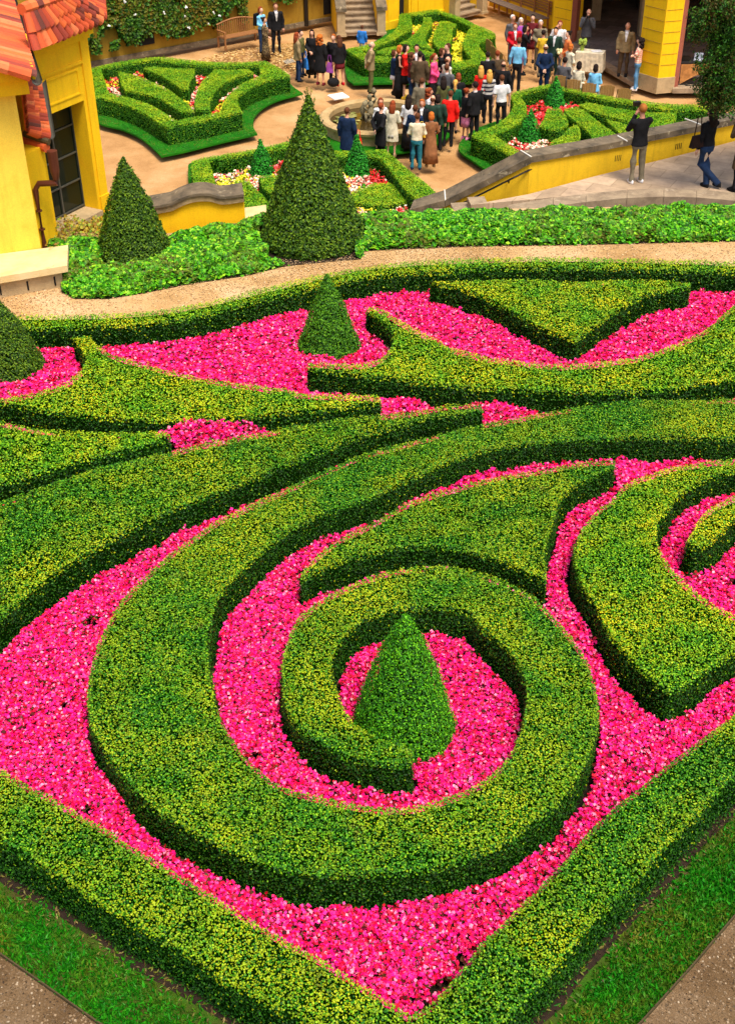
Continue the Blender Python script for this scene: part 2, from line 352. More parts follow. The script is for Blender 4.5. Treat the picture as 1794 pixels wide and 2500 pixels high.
sp_in = tr(('D', [(1066, 1464), (1062, 1438), (1045, 1408), (1000, 1382), (930, 1365), (850, 1352), (780, 1320), (700, 1270), (630, 1220), (590, 1160), (555, 1100), (530, 1040), (500, 970), (475, 910), (470, 840), (485, 740), (530, 630), (600, 540), (700, 470), (850, 420), (1000, 388), (1200, 378), (1350, 400), (1500, 450)]),
           ('R2', [(500, 590), (600, 670), (660, 745), (700, 820), (712, 900), (702, 980), (680, 1060), (645, 1140), (590, 1210)]), ('R3', [(540, 170), (460, 230), (360, 270), (200, 305), (100, 310), (0, 300)]), ('L3', [(1500, 280), (1380, 255), (1240, 210), (1150, 150), (1070, 70), (1030, 10)]),
           ('L2', [(1010, 1070), (975, 1005), (950, 940), (935, 850), (920, 750), (915, 650), (935, 560), (960, 480), (1010, 400), (1090, 320), (1180, 240), (1280, 165), (1400, 105), (1500, 68)]), ('R1', [(0, 1115), (100, 1065), (250, 1000), (400, 940), (550, 890), (750, 862), (900, 852), (1050, 846), (1300, 842), (1628, 848), (1950, 862), (2300, 910)]))
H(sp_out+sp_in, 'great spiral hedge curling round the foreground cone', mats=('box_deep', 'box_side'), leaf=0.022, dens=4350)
h6 = tr(('R1', [(1099, 945), (1000, 947), (900, 960), (750, 990), (600, 1012), (500, 1037), (400, 1065), (300, 1092), (180, 1137), (90, 1182)]), ('L2', [(1628, 145), (1500, 205), (1420, 262), (1360, 320), (1325, 372)]), ('D', [(250, 190), (300, 150), (400, 105), (500, 72), (600, 28)]), ('R2', [(0, 272), (150, 240), (300, 235), (450, 257), (600, 302), (700, 345), (792, 392), (790, 330), (788, 250), (808, 180), (828, 120)]), ('R1', [(858, 1112), (910, 1062), (964, 1034), (1040, 1000), (1095, 965)]))
H(h6, 'leaf-shaped hedge crescent with pointed ends, inside the spiral arm', mats=('box_deep', 'box_side'), leaf=0.022, dens=3750)
h7 = tr(('R2', [(1900, -150)]), ('C', [(1900, 250), (1628, 258), (1400, 270), (1200, 300), (1050, 328), (900, 375), (750, 430), (620, 510), (560, 590), (450, 680), (350, 780), (280, 865), (225, 970), (205, 1080), (212, 1160), (230, 1250), (270, 1350), (330, 1450), (400, 1550)]), ('R2', [(1040, 570), (1090, 650), (1150, 725), (1230, 800), (1330, 882), (1400, 858), (1500, 788), (1628, 700), (1745, 610), (1628, 540)]), ('C', [(1450, 1540), (1300, 1440), (1180, 1340), (1080, 1240), (1010, 1150), (980, 1090), (972, 1040), (935, 1000), (928, 930), (935, 850), (960, 780), (1040, 690), (1100, 605), (1200, 520), (1350, 440), (1500, 382), (1628, 355), (1900, 340)]))[1:]
H(h7, 'broad hook-shaped hedge with blunt point at the right edge', leaf=0.022, dens=3750)
h8 = tr(('C', [(1900, 520), (1760, 540), (1628, 580), (1500, 640), (1400, 700), (1330, 765), (1260, 860), (1220, 940), (1195, 1000), (1250, 1025), (1330, 1020), (1430, 970), (1530, 880), (1628, 790), (1760, 700), (1900, 640)]))
H(h8, 'small rounded hedge end cut by the right edge, ringed with pink flowers', leaf=0.022, dens=3750)
h9 = tr(('R1', [(280, 160), (600, 156), (850, 158), (1100, 152), (1300, 152), (1435, 163), (1425, 180), (1300, 197), (1200, 232), (1100, 290), (1010, 355), (925, 418), (840, 385), (700, 318), (560, 242), (400, 182)]))
H(h9, 'triangular hedge pointing at the viewer between two pink beds', leaf=0.027, dens=2400)
h10 = tr(('B', [(880, 562), (930, 535), (1000, 555), (1150, 650), (1300, 740), (1500, 840), (1628, 905)]), ('R1', [(250, 400), (400, 460), (550, 495), (700, 515), (850, 525), (1000, 520), (1200, 490), (1400, 420), (1500, 370), (1628, 255), (1800, 150), (1900, 110), (1920, 200), (1880, 290), (1960, 380), (2150, 420), (2150, 480), (1900, 545), (1628, 585), (1500, 602), (1350, 628), (1200, 638), (1000, 640), (800, 638), (600, 630)]), ('B', [(1628, 1235), (1300, 1190), (1000, 1150), (700, 1120), (500, 1092), (380, 1068), (358, 1050), (390, 1036), (600, 1045), (800, 1045), (920, 1030), (1000, 1000), (1060, 950), (1110, 880), (1130, 800), (1100, 720), (1020, 660), (940, 600)]))
H(h10, 'wide bow-shaped hedge with hooked left end beside the middle cone', leaf=0.027, dens=2400)
v_in = tr(('L3', [(-900, -300), (-500, -90), (-200, 40), (0, 140), (100, 200), (200, 250), (320, 325), (460, 405), (640, 512), (800, 615), (960, 718), (1200, 860), (1400, 975), (1628, 1115)]), ('R3', [(100, 1172), (190, 1235), (285, 1185), (400, 1060), (500, 930), (640, 790), (760, 660), (860, 560), (1000, 400), (1150, 270), (1300, 140), (1450, 30)]), ('R2', [(1628, 982), (1900, 790), (2300, 520)]))
v_out = tr(('R3', [(2400, -420), (2000, -130), (1650, 158), (1570, 225), (1470, 325), (1320, 485), (1170, 635), (1070, 730), (970, 855), (850, 990)]), ('S', [(1043, 2690), (820, 2530)]), ('L3', [(1015, 1085), (870, 985), (565, 805), (365, 680), (165, 550), (-35, 430), (-250, 300), (-550, 130), (-950, -60)]))
H(v_in+v_out, 'outermost corner hedge bordering the grass in the foreground', mats=('box_deep', 'box_side'), leaf=0.021, dens=4500)
# terrace ground, sheets 4 mm apart
sheet('terrace', [(-16, -3), (22, -3), (22, 22), at(1794, 500, 0)[:2], at(1150, 510, 0)[:2], at(600, 545, 0)[:2], at(360, 575, 0)[:2], at(120, 560, 0)[:2], (-16, 24)], -.008, MT['gravel'], thick=3.55)
dk = [at(x, y, 0)[:2] for x, y in tr(('L3', [(-900, 300), (0, 960), (200, 1100), (435, 1266)]), ('S', [(620, 2740), (930, 3060), (1180, 2860)]), ('R3', [(1210, 1266), (1450, 1000), (1628, 790), (2500, -100)]), ('S', [(3000, 2600), (1500, 5000), (0, 4500), (-1800, 3000)]))]
o_gd = sheet('gravel_walk', dk, -.004, MT['gravel_dark'])
soil = world_poly([v_in[0], *[p for p in border_back], *v_in[::-1][:-1]], 0)
# flower soil under the whole parterre
outer = HP[0]
bed_px = tr(('S', [(-420, 840), (-60, 800)]))+border_front[::-1][3:]+v_in[::-1]
bed = world_poly(bed_px, .1)
so_ = smooth_poly(world_poly(border_back+v_out, BT), .15)
if area(so_) < 0: so_ = so_[::-1]
d_ = np.roll(so_, -1, 0)-np.roll(so_, 1, 0); d_ /= np.linalg.norm(d_, axis=1)[:, None]; so_ = so_+np.stack([d_[:, 1], -d_[:, 0]], 1)*(.07+.05*vnoise(so_, 4))[:, None]
b = MB(); b.prism([tuple(p) for p in so_], -.02, .004, 0); o = b.build('flower_bed_soil', MT['soil']); tag(o, kind='structure')
# grass strip outside the corner hedge
gs_out = [at(x, y, 0)[:2] for x, y in tr(('L3', [(-900, 300), (-400, 670), (0, 960), (200, 1100), (435, 1266)]), ('S', [(620, 2740), (930, 3060), (1180, 2860)]), ('R3', [(1210, 1266), (1450, 1000), (1628, 790), (2100, 300), (2600, -180)]))]
gs_in = [at(x, y, BT)[:2] for x, y in v_out]
grass_poly = np.array([tuple(p) for p in gs_out]+[tuple(p) for p in gs_in])
sheet('lawn_strip', grass_poly, 0, MT['thatch'])
b = MB(); lo, hi = np.array([-6, 3.0]), np.array([8, 12.]); p = lo+rng.random((700000, 2))*(hi-lo); p = p[inside(p, grass_poly)]
hd = edge_dist(p, HP[-1]); go = edge_dist(p, np.array([tuple(q) for q in gs_out]+[tuple(q) for q in gs_out[::-1]]))
keep = rng.random(len(p)) < np.clip((hd-.06+.12*vnoise(p, 3))/.2, .05, 1); p = p[keep]
hgt = rng.uniform(.02, .045, len(p)); b.leaves(np.column_stack([p, hgt*.5]), np.column_stack([rng.normal(size=(len(p), 2)), np.full(len(p), .25)]), hgt*1.7, 0, wid=.16, up=(0, 0, 1.2))
q_ = lo+rng.random((60000, 2))*(hi-lo); q_ = q_[(~inside(q_, HP[-1]))]; dd_ = edge_dist(q_, HP[-1]); q_ = q_[(dd_ < .05+.16*rng.random(len(q_))+.08*vnoise(q_, 3)) & ~inside(q_, bed)]
b.leaves(np.column_stack([q_, .012+.02*rng.random(len(q_))]), np.tile([0, 0, 1.], (len(q_), 1)), .05*rng.uniform(.5, 1.3, len(q_)), 1, wid=.16, rough=1.3)
o = b.build('grass', [MT['grass'], leaf_mat('dry_thatch', [(0, (.05, .03, .01)), (.5, (.16, .11, .03)), (.8, (.12, .16, .01)), (1, (.3, .24, .08))])]); tag(o, kind='stuff', label='green grass blades on the strip outside the corner hedge')
def edging(name, pts, label):
    b = MB(); pts = [Vector((p[0], p[1], 0)) for p in pts]
    for a, c in zip(pts[:-1], pts[1:]):
        d = (c-a); m = (a+c)/2; b.box((m.x, m.y, .012), (d.length, .012, .05), math.atan2(d.y, d.x))
    o = b.build(name, plain('edging_metal', (.07, .05, .02), .8)); return tag(o, label, 'lawn edging', 'lawn edging strips')
edging('lawn_edging', gs_out[:6], 'thin dark metal edging between grass and gravel at lower left')
edging('lawn_edging', gs_out[7:], 'thin dark metal edging between grass and gravel at lower right')
# ---- begonias: grown between the hedges
def cone_foot(cx, cy, r): return (np.array([cx, cy]), r)
CONES = []
BUMPS = [(*at(x, y, .3)[:2], r_, .19 if x < 700 else .12) for x, y, r_ in ((435, 1068, .35), (490, 1055, .42), (550, 1048, .42), (610, 1045, .35), (975, 985, .3), (1170, 1000, .35), (1230, 985, .3), (1530, 1150, .25))]
def plant(name, poly, avoid, z0, dens, size, petals, leafm, label, hgt=(.11, .20), gap=.06, npet=3, cones=(), ld=.9, colf=None):
    lo, hi = poly.min(0), poly.max(0); N = int(np.prod(hi-lo)*dens); p = lo+rng.random((N, 2))*(hi-lo)
    p = p[inside(p, poly)]
    for h in avoid:
        bb = (p[:, 0] > h[:, 0].min()-.2) & (p[:, 0] < h[:, 0].max()+.2) & (p[:, 1] > h[:, 1].min()-.2) & (p[:, 1] < h[:, 1].max()+.2)
        k = np.ones(len(p), bool); q = p[bb]; i = inside(q, h); k2 = ~i
        q2 = q[k2]; dd = edge_dist(q2, h) > gap+.03*vnoise(q2, 5); kk = k2.copy(); kk[k2] = dd; k[bb] = kk; p = p[k]
    for cx, cy, r in cones: p = p[np.hypot(p[:, 0]-cx, p[:, 1]-cy) > r*.97]
    cl = .7*vnoise(p, 13, 3)+.8*vnoise(p, 31, 1); p = p[cl > -.84+.3*rng.random(len(p))]
    n = len(p)
    bump_ = np.zeros(n)
    for bx0, by0, br, bh in BUMPS: bump_ += bh*np.exp(-((p[:, 0]-bx0)**2+(p[:, 1]-by0)**2)/br**2)
    z = z0+bump_+hgt[0]+(hgt[1]-hgt[0])*(.5+.45*vnoise(p, 6)+.35*vnoise(p, 14, 4))+rng.normal(0, .022, n)
    b = MB(); c = np.column_stack([p, z]); nb = len(petals)
    which = colf(p) if colf else np.zeros(n, int)
    for k in range(npet):
        off = rng.normal(0, size*.30, (n, 3)); off[:, 2] *= .8
        for m_ in range(nb):
            s_ = which == m_
            if s_.any(): b.leaves((c+off)[s_], np.tile([0, -.15, 1.], (s_.sum(), 1)), size*rng.uniform(.65, 1.25, s_.sum()), m_, wid=.46, rough=1.2)
    s_ = rng.random(n) < ld; q = c[s_]-np.array([0, 0, .035])+rng.normal(0, .012, (s_.sum(), 3))
    b.leaves(q, np.tile([0, 0, 1.], (len(q), 1)), size*1.5, nb, wid=.45, rough=1.2)
    o = b.build(name, [MT[x] for x in petals]+[MT[leafm]]); tag(o, label=label, kind='stuff'); return o
def coneat(tip, base, rpx, z0, name, label, mat, group, leaf, dens, power=.9, sprig=0):
    P = at(base[0], base[1], z0); h = zat(P, tip[1])-z0
    dep = P.y*math.cos(R(PITCH))+(CAM_Z-z0)*math.sin(R(PITCH)); r = rpx*dep/FPX
    b = MB(); seg = 40; prof = [(max(.006, r*.9*(1-t)**power*(1-.05*(1-t))-.03*min(1, t*3)), h*t-.03) for t in np.linspace(0, 1, 16)]
    prof = [(r*.8, 0)]+[(a, z_+.06) for a, z_ in prof[:-1]]+[(.003, h*.985)]
    b.lathe(prof, (P.x, P.y, z0), seg, 1)
    N = int(math.pi*r*math.hypot(r, h)*dens*1.35); t = np.where(rng.random(N) < .62, 1-np.sqrt(1-rng.random(N)*.9999), rng.random(N)**.8); a = rng.random(N)*2*math.pi
    rr = r*(1-t)**power*(1-.4*t**7)
    A3 = np.column_stack([np.cos(a)*rr*2, np.sin(a)*rr*2, t*h*3.2])
    rr = rr+(.026*vnoise(A3, 4.2/max(.6, r), 1)+.028*vnoise(A3, 11/max(.6, r), 5))+rng.normal(0, .017, N)
    low = np.clip((.07-t)/.07, 0, 1); rr -= low*r*.10
    rr = np.maximum(rr, .004)
    Pn = np.column_stack([P.x+rr*np.cos(a), P.y+rr*np.sin(a), z0+t*h+.01]); Nn = np.column_stack([np.cos(a), np.sin(a), np.full(N, r/h*1.4+.2)])
    b.leaves(Pn, Nn, leaf*rng.uniform(.7, 1.4, N), 0, wid=.3, rough=1.1)
    if sprig:
        for _ in range(sprig):
            tt = rng.uniform(.5, 1) if rng.random() < .7 else .99; aa = rng.random()*6.28; q = Vector((P.x+math.cos(aa)*r*(1-tt)**power, P.y+math.sin(aa)*r*(1-tt)**power, z0+tt*h))
            d = Vector((math.cos(aa)*.6, math.sin(aa)*.6, .9)).normalized(); L = rng.uniform(.07, .17)
            ts = np.linspace(0, 1, 12); pp = np.array([q+d*L*x_+Vector((0, 0, .03*x_*x_)) for x_ in ts])
            b.leaves(pp, np.tile([.3, .3, .6], (12, 1)), .04, 0, wid=.22, rough=1.3)
    o = b.build(name, [MT[mat], MT['box_core']], origin=(P.x, P.y, z0)); tag(o, label, 'topiary cone', group); CONES.append((P.x, P.y, r)); return o
G5 = 'clipped yew cones of the upper terrace'
coneat((979, 1504), (985, 1795), 128, 0, 'topiary_cone', 'bright green foreground cone at the centre of the spiral hedge', 'yew_bright', G5, .022, 7500, .70)
coneat((796, 673), (804, 862), 80, 0, 'topiary_cone', 'slim dark cone rising from the pink bed in the middle', 'yew', G5, .03, 4600, .86)
coneat((-8, 728), (27, 915), 92, 0, 'topiary_cone', 'cone cut by the left edge beside the pink bed', 'yew_dark', G5, .03, 4600, .78)
coneat((297, 385), (330, 620), 92, 0, 'topiary_cone', 'dark cone in the ivy next to the yellow house', 'yew_dark', G5, .038, 3300, .84)
coneat((743, 235), (764, 588), 131, 0, 'topiary_cone', 'tallest shaggy dark cone with loose sprigs at its tip', 'yew_dark', G5, [.05][0], 2400, .93, 30)
near_split = 12.5
bed_world = np.array([tuple(p) for p in world_poly(border_front[::-1]+v_in[::-1], BT)])
def clip_y(poly, y, keep_below):
    out = []
    for i in range(len(poly)):
        a, c = poly[i-1], poly[i]; ia = (a[1] < y) == keep_below; ic = (c[1] < y) == keep_below
        if ia != ic: t = (y-a[1])/(c[1]-a[1]); out.append(a+(c-a)*t)
        if ic: out.append(c)
    return np.array(out)
plant('begonia_bed', clip_y(bed_world, near_split, True), HP, 0, 2600, .036, ['petal'], 'beg_leaf', 'pink begonias massed between the near hedges', cones=CONES[:3])
plant('begonia_bed', clip_y(bed_world, near_split, False), HP, 0, 1800, .046, ['petal'], 'beg_leaf', 'pink begonias massed between the far hedges', cones=CONES[:3], gap=.04)

def grit(name, polys, n, z, size, stops, label):
    b = MB(); P = []
    for poly, z_ in polys:
        lo, hi = poly.min(0), poly.max(0); p = lo+rng.random((n, 2))*(hi-lo); p = p[inside(p, poly)]; p = p[rng.random(len(p)) < .5+.5*vnoise(p, 1.3)]; P.append(np.column_stack([p, np.full(len(p), z_+.004)]))
    P = np.concatenate(P); b.leaves(P, np.tile([0, 0, 1.], (len(P), 1)), size*rng.uniform(.4, 1.5, len(P)), 0, wid=.45, rough=.7)
    o = b.build(name, leaf_mat(name+'_mix', stops)); return tag(o, label=label, kind='stuff')
gv = np.array([tuple(q)[:2] for q in dk])
near = np.array([(-6, 3), (9, 3), (9, 13), (-6, 13)], float)
q_ = np.array([(-6, 3), (9, 13)])
b = MB(); p = q_[0]+rng.random((220000, 2))*(q_[1]-q_[0]); p = p[inside(p, gv)]; go_ = np.array([tuple(q)[:2] for q in gs_out])
b.leaves(np.column_stack([p, np.full(len(p), 0.0)]), np.tile([0, 0, 1.], (len(p), 1)), .016*rng.uniform(.4, 1.8, len(p)), 0, wid=.45, rough=.9)
o = b.build('gravel_grit', leaf_mat('grit_mix', [(0, (.03, .018, .01)), (.5, (.2, .13, .065)), (.9, (.28, .2, .12)), (1, (.4, .32, .22))])); tag(o, label='loose dark gravel grit outside the lawn strips', kind='stuff')
path_poly = np.array([tuple(q) for q in world_poly(border_back[::-1], 0)]+[tuple(at(x, y, 0)[:2]) for x, y in [(-400, 740), (0, 700), (150, 700), (300, 700), (450, 670), (680, 632), (900, 600), (1200, 580), (1800, 570), (2300, 580)]])
grit('path_grit', [(path_poly, 0)], 90000, 0, .024, [(0, (.2, .11, .04)), (.3, (.42, .26, .12)), (.8, (.58, .4, .2)), (1, (.7, .55, .35))], 'loose tan grit and crumbs on the upper gravel path')
# ================================================================ built things
def wallmat(name, c, stain, sc=.9, amt=.5):
    m, nt, bs = nodes(name)
    base = ramp(nt, noise(nt, sc, 6, .6), [(.3, tuple(x*.9 for x in c)), (.7, c)])
    st = ramp(nt, noise(nt, 2.1*sc, 8, .75, dist=.6), [(.5, (0, 0, 0)), (.75, (amt, amt, amt))])
    g = nt.nodes.new('ShaderNodeNewGeometry'); mp = nt.nodes.new('ShaderNodeMapping'); mp.inputs['Scale'].default_value = (5, 5, .45); nt.links.new(g.outputs['Position'], mp.inputs['Vector'])
    sk_ = ramp(nt, noise(nt, 1.6, 6, .7, vec=mp.outputs[0]), [(.5, (0, 0, 0)), (.7, (.28, .28, .28))])
    base = mixc(nt, st, base, stain); base = mixc(nt, sk_, base, tuple(x*.62 for x in stain))
    base = mixc(nt, 1.0, base, ramp(nt, noise(nt, 55, 3, .7), [(.3, (.86, .86, .86)), (.7, (1.1, 1.1, 1.1))]), 'MULTIPLY')
    nt.links.new(base, bs.inputs['Base Color']); bs.inputs['Roughness'].default_value = .85; bs.inputs['Specular IOR Level'].default_value = .2
    bump(nt, bs, noise(nt, 30, 6, .7), .25, .01); return m
def stonemat(name, c1, c2, spot, sc=3):
    m, nt, bs = nodes(name)
    a = ramp(nt, noise(nt, sc, 8, .7), [(.32, c1), (.62, c2)])
    f = ramp(nt, noise(nt, sc*1.7, 6, .7, dist=1), [(.6, (0, 0, 0)), (.68, (.85, .85, .85))])
    nt.links.new(mixc(nt, f, a, spot), bs.inputs['Base Color']); bs.inputs['Roughness'].default_value = .9
    bump(nt, bs, noise(nt, 35, 8, .75), .6, .015); return m
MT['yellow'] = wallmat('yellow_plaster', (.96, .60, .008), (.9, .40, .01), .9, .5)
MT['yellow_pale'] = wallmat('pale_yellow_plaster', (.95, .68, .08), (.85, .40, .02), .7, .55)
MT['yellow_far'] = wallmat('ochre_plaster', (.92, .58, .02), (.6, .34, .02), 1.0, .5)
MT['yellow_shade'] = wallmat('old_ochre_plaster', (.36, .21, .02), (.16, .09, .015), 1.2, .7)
MT['sandstone'] = stonemat('sandstone', (.34, .25, .13), (.5, .37, .2), (.2, .15, .08))
MT['dark_stone'] = stonemat('weathered_stone', (.045, .036, .022), (.2, .15, .09), (.5, .42, .26), 2.6)
MT['cap_side'] = stonemat('stained_stone', (.16, .11, .05), (.42, .3, .14), (.08, .06, .04), 5)
MT['pale_stone'] = stonemat('pale_stone', (.6, .42, .16), (.72, .56, .3), (.55, .3, .06), 1.5)
MT['pink_stone'] = plain('pink_jamb_stone', (.32, .1, .06), .8)
MT['step_stone'] = stonemat('step_stone', (.17, .12, .075), (.36, .27, .17), (.5, .4, .28), 3)
MT['iron'] = plain('dark_iron', (.03, .025, .02), .45, .6)
MT['zinc'] = plain('zinc', (.12, .12, .1), .5, .5)
MT['copper_pipe'] = plain('brown_pipe', (.12, .035, .02), .4, .3)
MT['wood'] = plain('garden_wood', (.3, .13, .045), .6, vary=.35, scale=20)
MT['chair_wood'] = plain('folding_chair_wood', (.3, .16, .05), .5, vary=.3, scale=25)
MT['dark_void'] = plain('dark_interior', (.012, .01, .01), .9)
MT['shade_wall'] = plain('loggia_inner_wall_shade', (.05, .035, .025), .9)  # interior shade put into the wall colour, near-black brown
def tilemat():
    m, nt, bs = nodes('clay_tile')
    g = nt.nodes.new('ShaderNodeNewGeometry')
    c = ramp(nt, g.outputs['Random Per Island'], [(0, (.1, .03, .02)), (.12, (.36, .045, .02)), (.45, (.62, .085, .02)), (.8, (.72, .14, .025)), (1, (.75, .22, .08))])
    c = mixc(nt, ramp(nt, noise(nt, 9, 6, .7), [(.5, (0, 0, 0)), (.75, (.6, .6, .6))]), c, (.25, .05, .03))
    nt.links.new(c, bs.inputs['Base Color']); bs.inputs['Roughness'].default_value = .75; bump(nt, bs, noise(nt, 60, 5, .7), .4, .01); return m
MT['tile'] = tilemat()
m, nt, bs = nodes('dark_glass'); bs.inputs['Base Color'].default_value = (.008, .014, .008, 1); bs.inputs['Roughness'].default_value = .12; bs.inputs['Specular IOR Level'].default_value = .3
bump(nt, bs, noise(nt, 1.5, 2), .08, .05); MT['glass'] = m
def pavemat(name, c1, c2, size):
    m, nt, bs = nodes(name)
    g = nt.nodes.new('ShaderNodeNewGeometry'); mp = nt.nodes.new('ShaderNodeMapping'); mp.inputs['Rotation'].default_value = (0, 0, .5); nt.links.new(g.outputs['Position'], mp.inputs['Vector'])
    br = nt.nodes.new('ShaderNodeTexBrick'); nt.links.new(mp.outputs[0], br.inputs['Vector']); br.inputs['Scale'].default_value = size; br.inputs['Mortar Size'].default_value = .012
    br.inputs['Color1'].default_value = (*c1, 1); br.inputs['Color2'].default_value = (*c2, 1); br.inputs['Mortar'].default_value = (c1[0]*.8, c1[1]*.77, c1[2]*.72, 1); br.inputs['Row Height'].default_value = .6; br.inputs['Brick Width'].default_value = .9
    c = mixc(nt, 1.0, br.outputs['Color'], ramp(nt, noise(nt, 2.3, 7, .7), [(.3, (.62, .6, .58)), (.7, (1.2, 1.18, 1.12))]), 'MULTIPLY')
    nt.links.new(c, bs.inputs['Base Color']); bs.inputs['Roughness'].default_value = .8; return m
MT['paving'] = pavemat('sandstone_paving', (.40, .29, .19), (.52, .38, .26), 1.2)
MT['paving_in'] = pavemat('grey_slab_paving', (.14, .12, .11), (.24, .21, .19), 1.0)
def V3(p, z=None): return Vector((p[0], p[1], p[2] if z is None else z))
def frame_box(b, O, u, n, s0, s1, d0, d1, z0, z1, m=0):
    """box along direction u from O (s), across n (d)"""
    u = Vector((u[0], u[1], 0)).normalized(); n = Vector((n[0], n[1], 0)).normalized(); O = Vector((O[0], O[1], 0))
    q = [O+u*s0+n*d0, O+u*s1+n*d0, O+u*s1+n*d1, O+u*s0+n*d1]
    b.prism([(p.x, p.y) for p in q], z0, z1, m); return b
def roof_tiles(b, r0, r1, e0, e1, rows, k, rad=.085, m=0):
    """barrel tiles in rows running from the ridge line r0-r1 down to the eave e0-e1"""
    r0, r1, e0, e1 = map(Vector, (r0, r1, e0, e1)); nrm = (r1-r0 if (r1-r0).length > .1 else e1-e0).cross(e0-r0).normalized()
    if nrm.z < 0: nrm = -nrm
    for i in range(rows):
        t = (i+.5)/rows; a = r0.lerp(r1, t); c = e0.lerp(e1, t); side = (e1-e0).normalized()
        L = (c-a).length; kk = max(1, int(round(k*L/max((e0-r0).length, (e1-r1).length))))
        for j in range(kk):
            p = a.lerp(c, j/kk)+nrm*(.03+.01*random.random())+side*random.uniform(-.008, .008); q = a.lerp(c, (j+1.12)/kk)+nrm*.03
            d = (q-p).normalized(); sd = d.cross(nrm).normalized(); V = []; seg = 7
            for ph, (cc, rr, lift) in enumerate(((p, rad*.82, 0), (q, rad*1.05, .022))):
                for s_ in range(seg+1):
                    an = math.pi*s_/seg; V.append(cc+sd*math.cos(an)*rr+nrm*(math.sin(an)*rr*.9+lift))
                for s_ in range(seg+1):
                    an = math.pi*s_/seg; V.append(cc+sd*math.cos(an)*rr*.8+nrm*(math.sin(an)*rr*.7+lift))
            n2 = seg+1; F = []
            for s_ in range(seg):
                F += [(s_, s_+1, 2*n2+s_+1, 2*n2+s_), (n2+s_, 3*n2+s_, 3*n2+s_+1, n2+s_+1), (2*n2+s_, 2*n2+s_+1, 3*n2+s_+1, 3*n2+s_)]
            b.add(np.array(V), F, m)
    sl = [r0-nrm*.02, r1-nrm*.02, e1-nrm*.02, e0-nrm*.02]; up = [v+nrm*.03 for v in sl]
    b.add(np.array(sl+up), [(0, 1, 2, 3), (7, 6, 5, 4), (0, 4, 5, 1), (1, 5, 6, 2), (2, 6, 7, 3), (3, 7, 4, 0)], m)
# ---- ivy bed and terrace edge
back_px = tr(('S', [(100, 590), (150, 585), (400, 572), (450, 556), (600, 535), (650, 525), (890, 520), (1000, 516), (1100, 512), (1200, 508), (1400, 505), (1600, 502), (1794, 492), (2100, 486)]))
front_px = tr(('S', [(2100, 568), (1794, 567), (1600, 571), (1400, 576), (1200, 578), (1000, 585), (890, 590), (880, 610), (690, 628), (600, 650), (450, 672), (350, 692), (260, 706), (180, 706), (148, 690), (150, 650), (120, 610)]))
ivy_poly = np.array([tuple(at(x, y, .18)[:2]) for x, y in back_px+front_px])
b = MB(); N = int(640000*.35); lo, hi = ivy_poly.min(0), ivy_poly.max(0); p = lo+rng.random((N, 2))*(hi-lo); p = p[inside(p, ivy_poly)]
for cx, cy, r_c in CONES[3:5]: p = p[~((np.hypot(p[:, 0]-cx, p[:, 1]-cy) < r_c*1.0) | ((np.abs(p[:, 0]-cx*.985) < r_c*.8) & (p[:, 1] < cy) & (p[:, 1] > cy-r_c*1.12)))]
ed = np.clip(edge_dist(p, ivy_poly)/.28, 0, 1); z = (.03+.22*np.sqrt(ed))*(1+.35*vnoise(p, 3.1)+.45*vnoise(p, 9, 3))-.2*rng.random(len(p))**3
q = np.column_stack([p, z]); b.leaves(q, np.tile([0, -.35, 1.], (len(p), 1)), .07*rng.uniform(.45, 1.4, len(p)), 0, wid=.5, rough=.9)
b.prism([tuple(x) for x in smooth_poly(ivy_poly, .4)], -.02, .004, 1)
o = b.build('ground_ivy', [MT['ivy'], MT['soil']]); tag(o, label='leafy green ivy bed between the gravel path and the terrace wall', kind='stuff')
# ---- landing, steps and the capped parapet at right
land = [at(1150, 500, -.15), at(1350, 482, -.15), at(1600, 470, -.15), at(2000, 470, -.15), at(2300, 420, -.15), at(2000, 290, -.15), at(1710, 366, -.15), at(1452, 430, -.15), at(1290, 474, -.15)]
b = MB(); b.prism([(p.x, p.y) for p in land], -3.5, -.15, 0); o = b.build('landing', MT['paving']); tag(o, kind='structure')
kerb_px = [(1240, 500), (1350, 483), (1430, 473), (1530, 463), (1620, 460), (1700, 462), (1794, 470), (1900, 486)]
ka = [at(x, y, -.06) for x, y in kerb_px]; kb = [at(x, y+20, -.06) for x, y in kerb_px]
b = MB()
for i in range(len(ka)-1): b.prism([(ka[i].x, ka[i].y), (ka[i+1].x-.008, ka[i+1].y), (kb[i+1].x-.008, kb[i+1].y), (kb[i].x, kb[i].y)], -.3, -.06, 0)
o = b.build('stone_kerb', MT['step_stone']); tag(o, 'curved stone kerb between the ivy and the paved landing', 'kerb')
PW = empty('capped_wall', (5.5, 25.8, -.15), 'yellow parapet wall with dark stone cap, leading to the stair handrail', 'wall')
def sub(b, name, m, root, **k):
    o = b.build(name, m, **k); o.parent = root; o.matrix_parent_inverse = root.matrix_basis.inverted() if False else Matrix.Translation(-root.location) if root.rotation_euler.z == 0 else root.matrix_basis.inverted(); return o
CT = .36; ctop = [(1296, 383), (1450, 357), (1600, 328.5), (1721, 305), (1850, 280), (2050, 235)]
cf = [at(x, y, CT) for x, y in ctop]
def offs(pts, d):
    out = []
    for i, p in enumerate(pts):
        t = (pts[min(i+1, len(pts)-1)]-pts[max(i-1, 0)]); t.z = 0; t.normalize(); out.append(Vector((p.x-t.y*d, p.y+t.x*d, p.z)))
    return out
cb_ = offs(cf, .44); wf = offs(cf, .05); wb = offs(cf, .39)
cap = MB(); wl = MB()
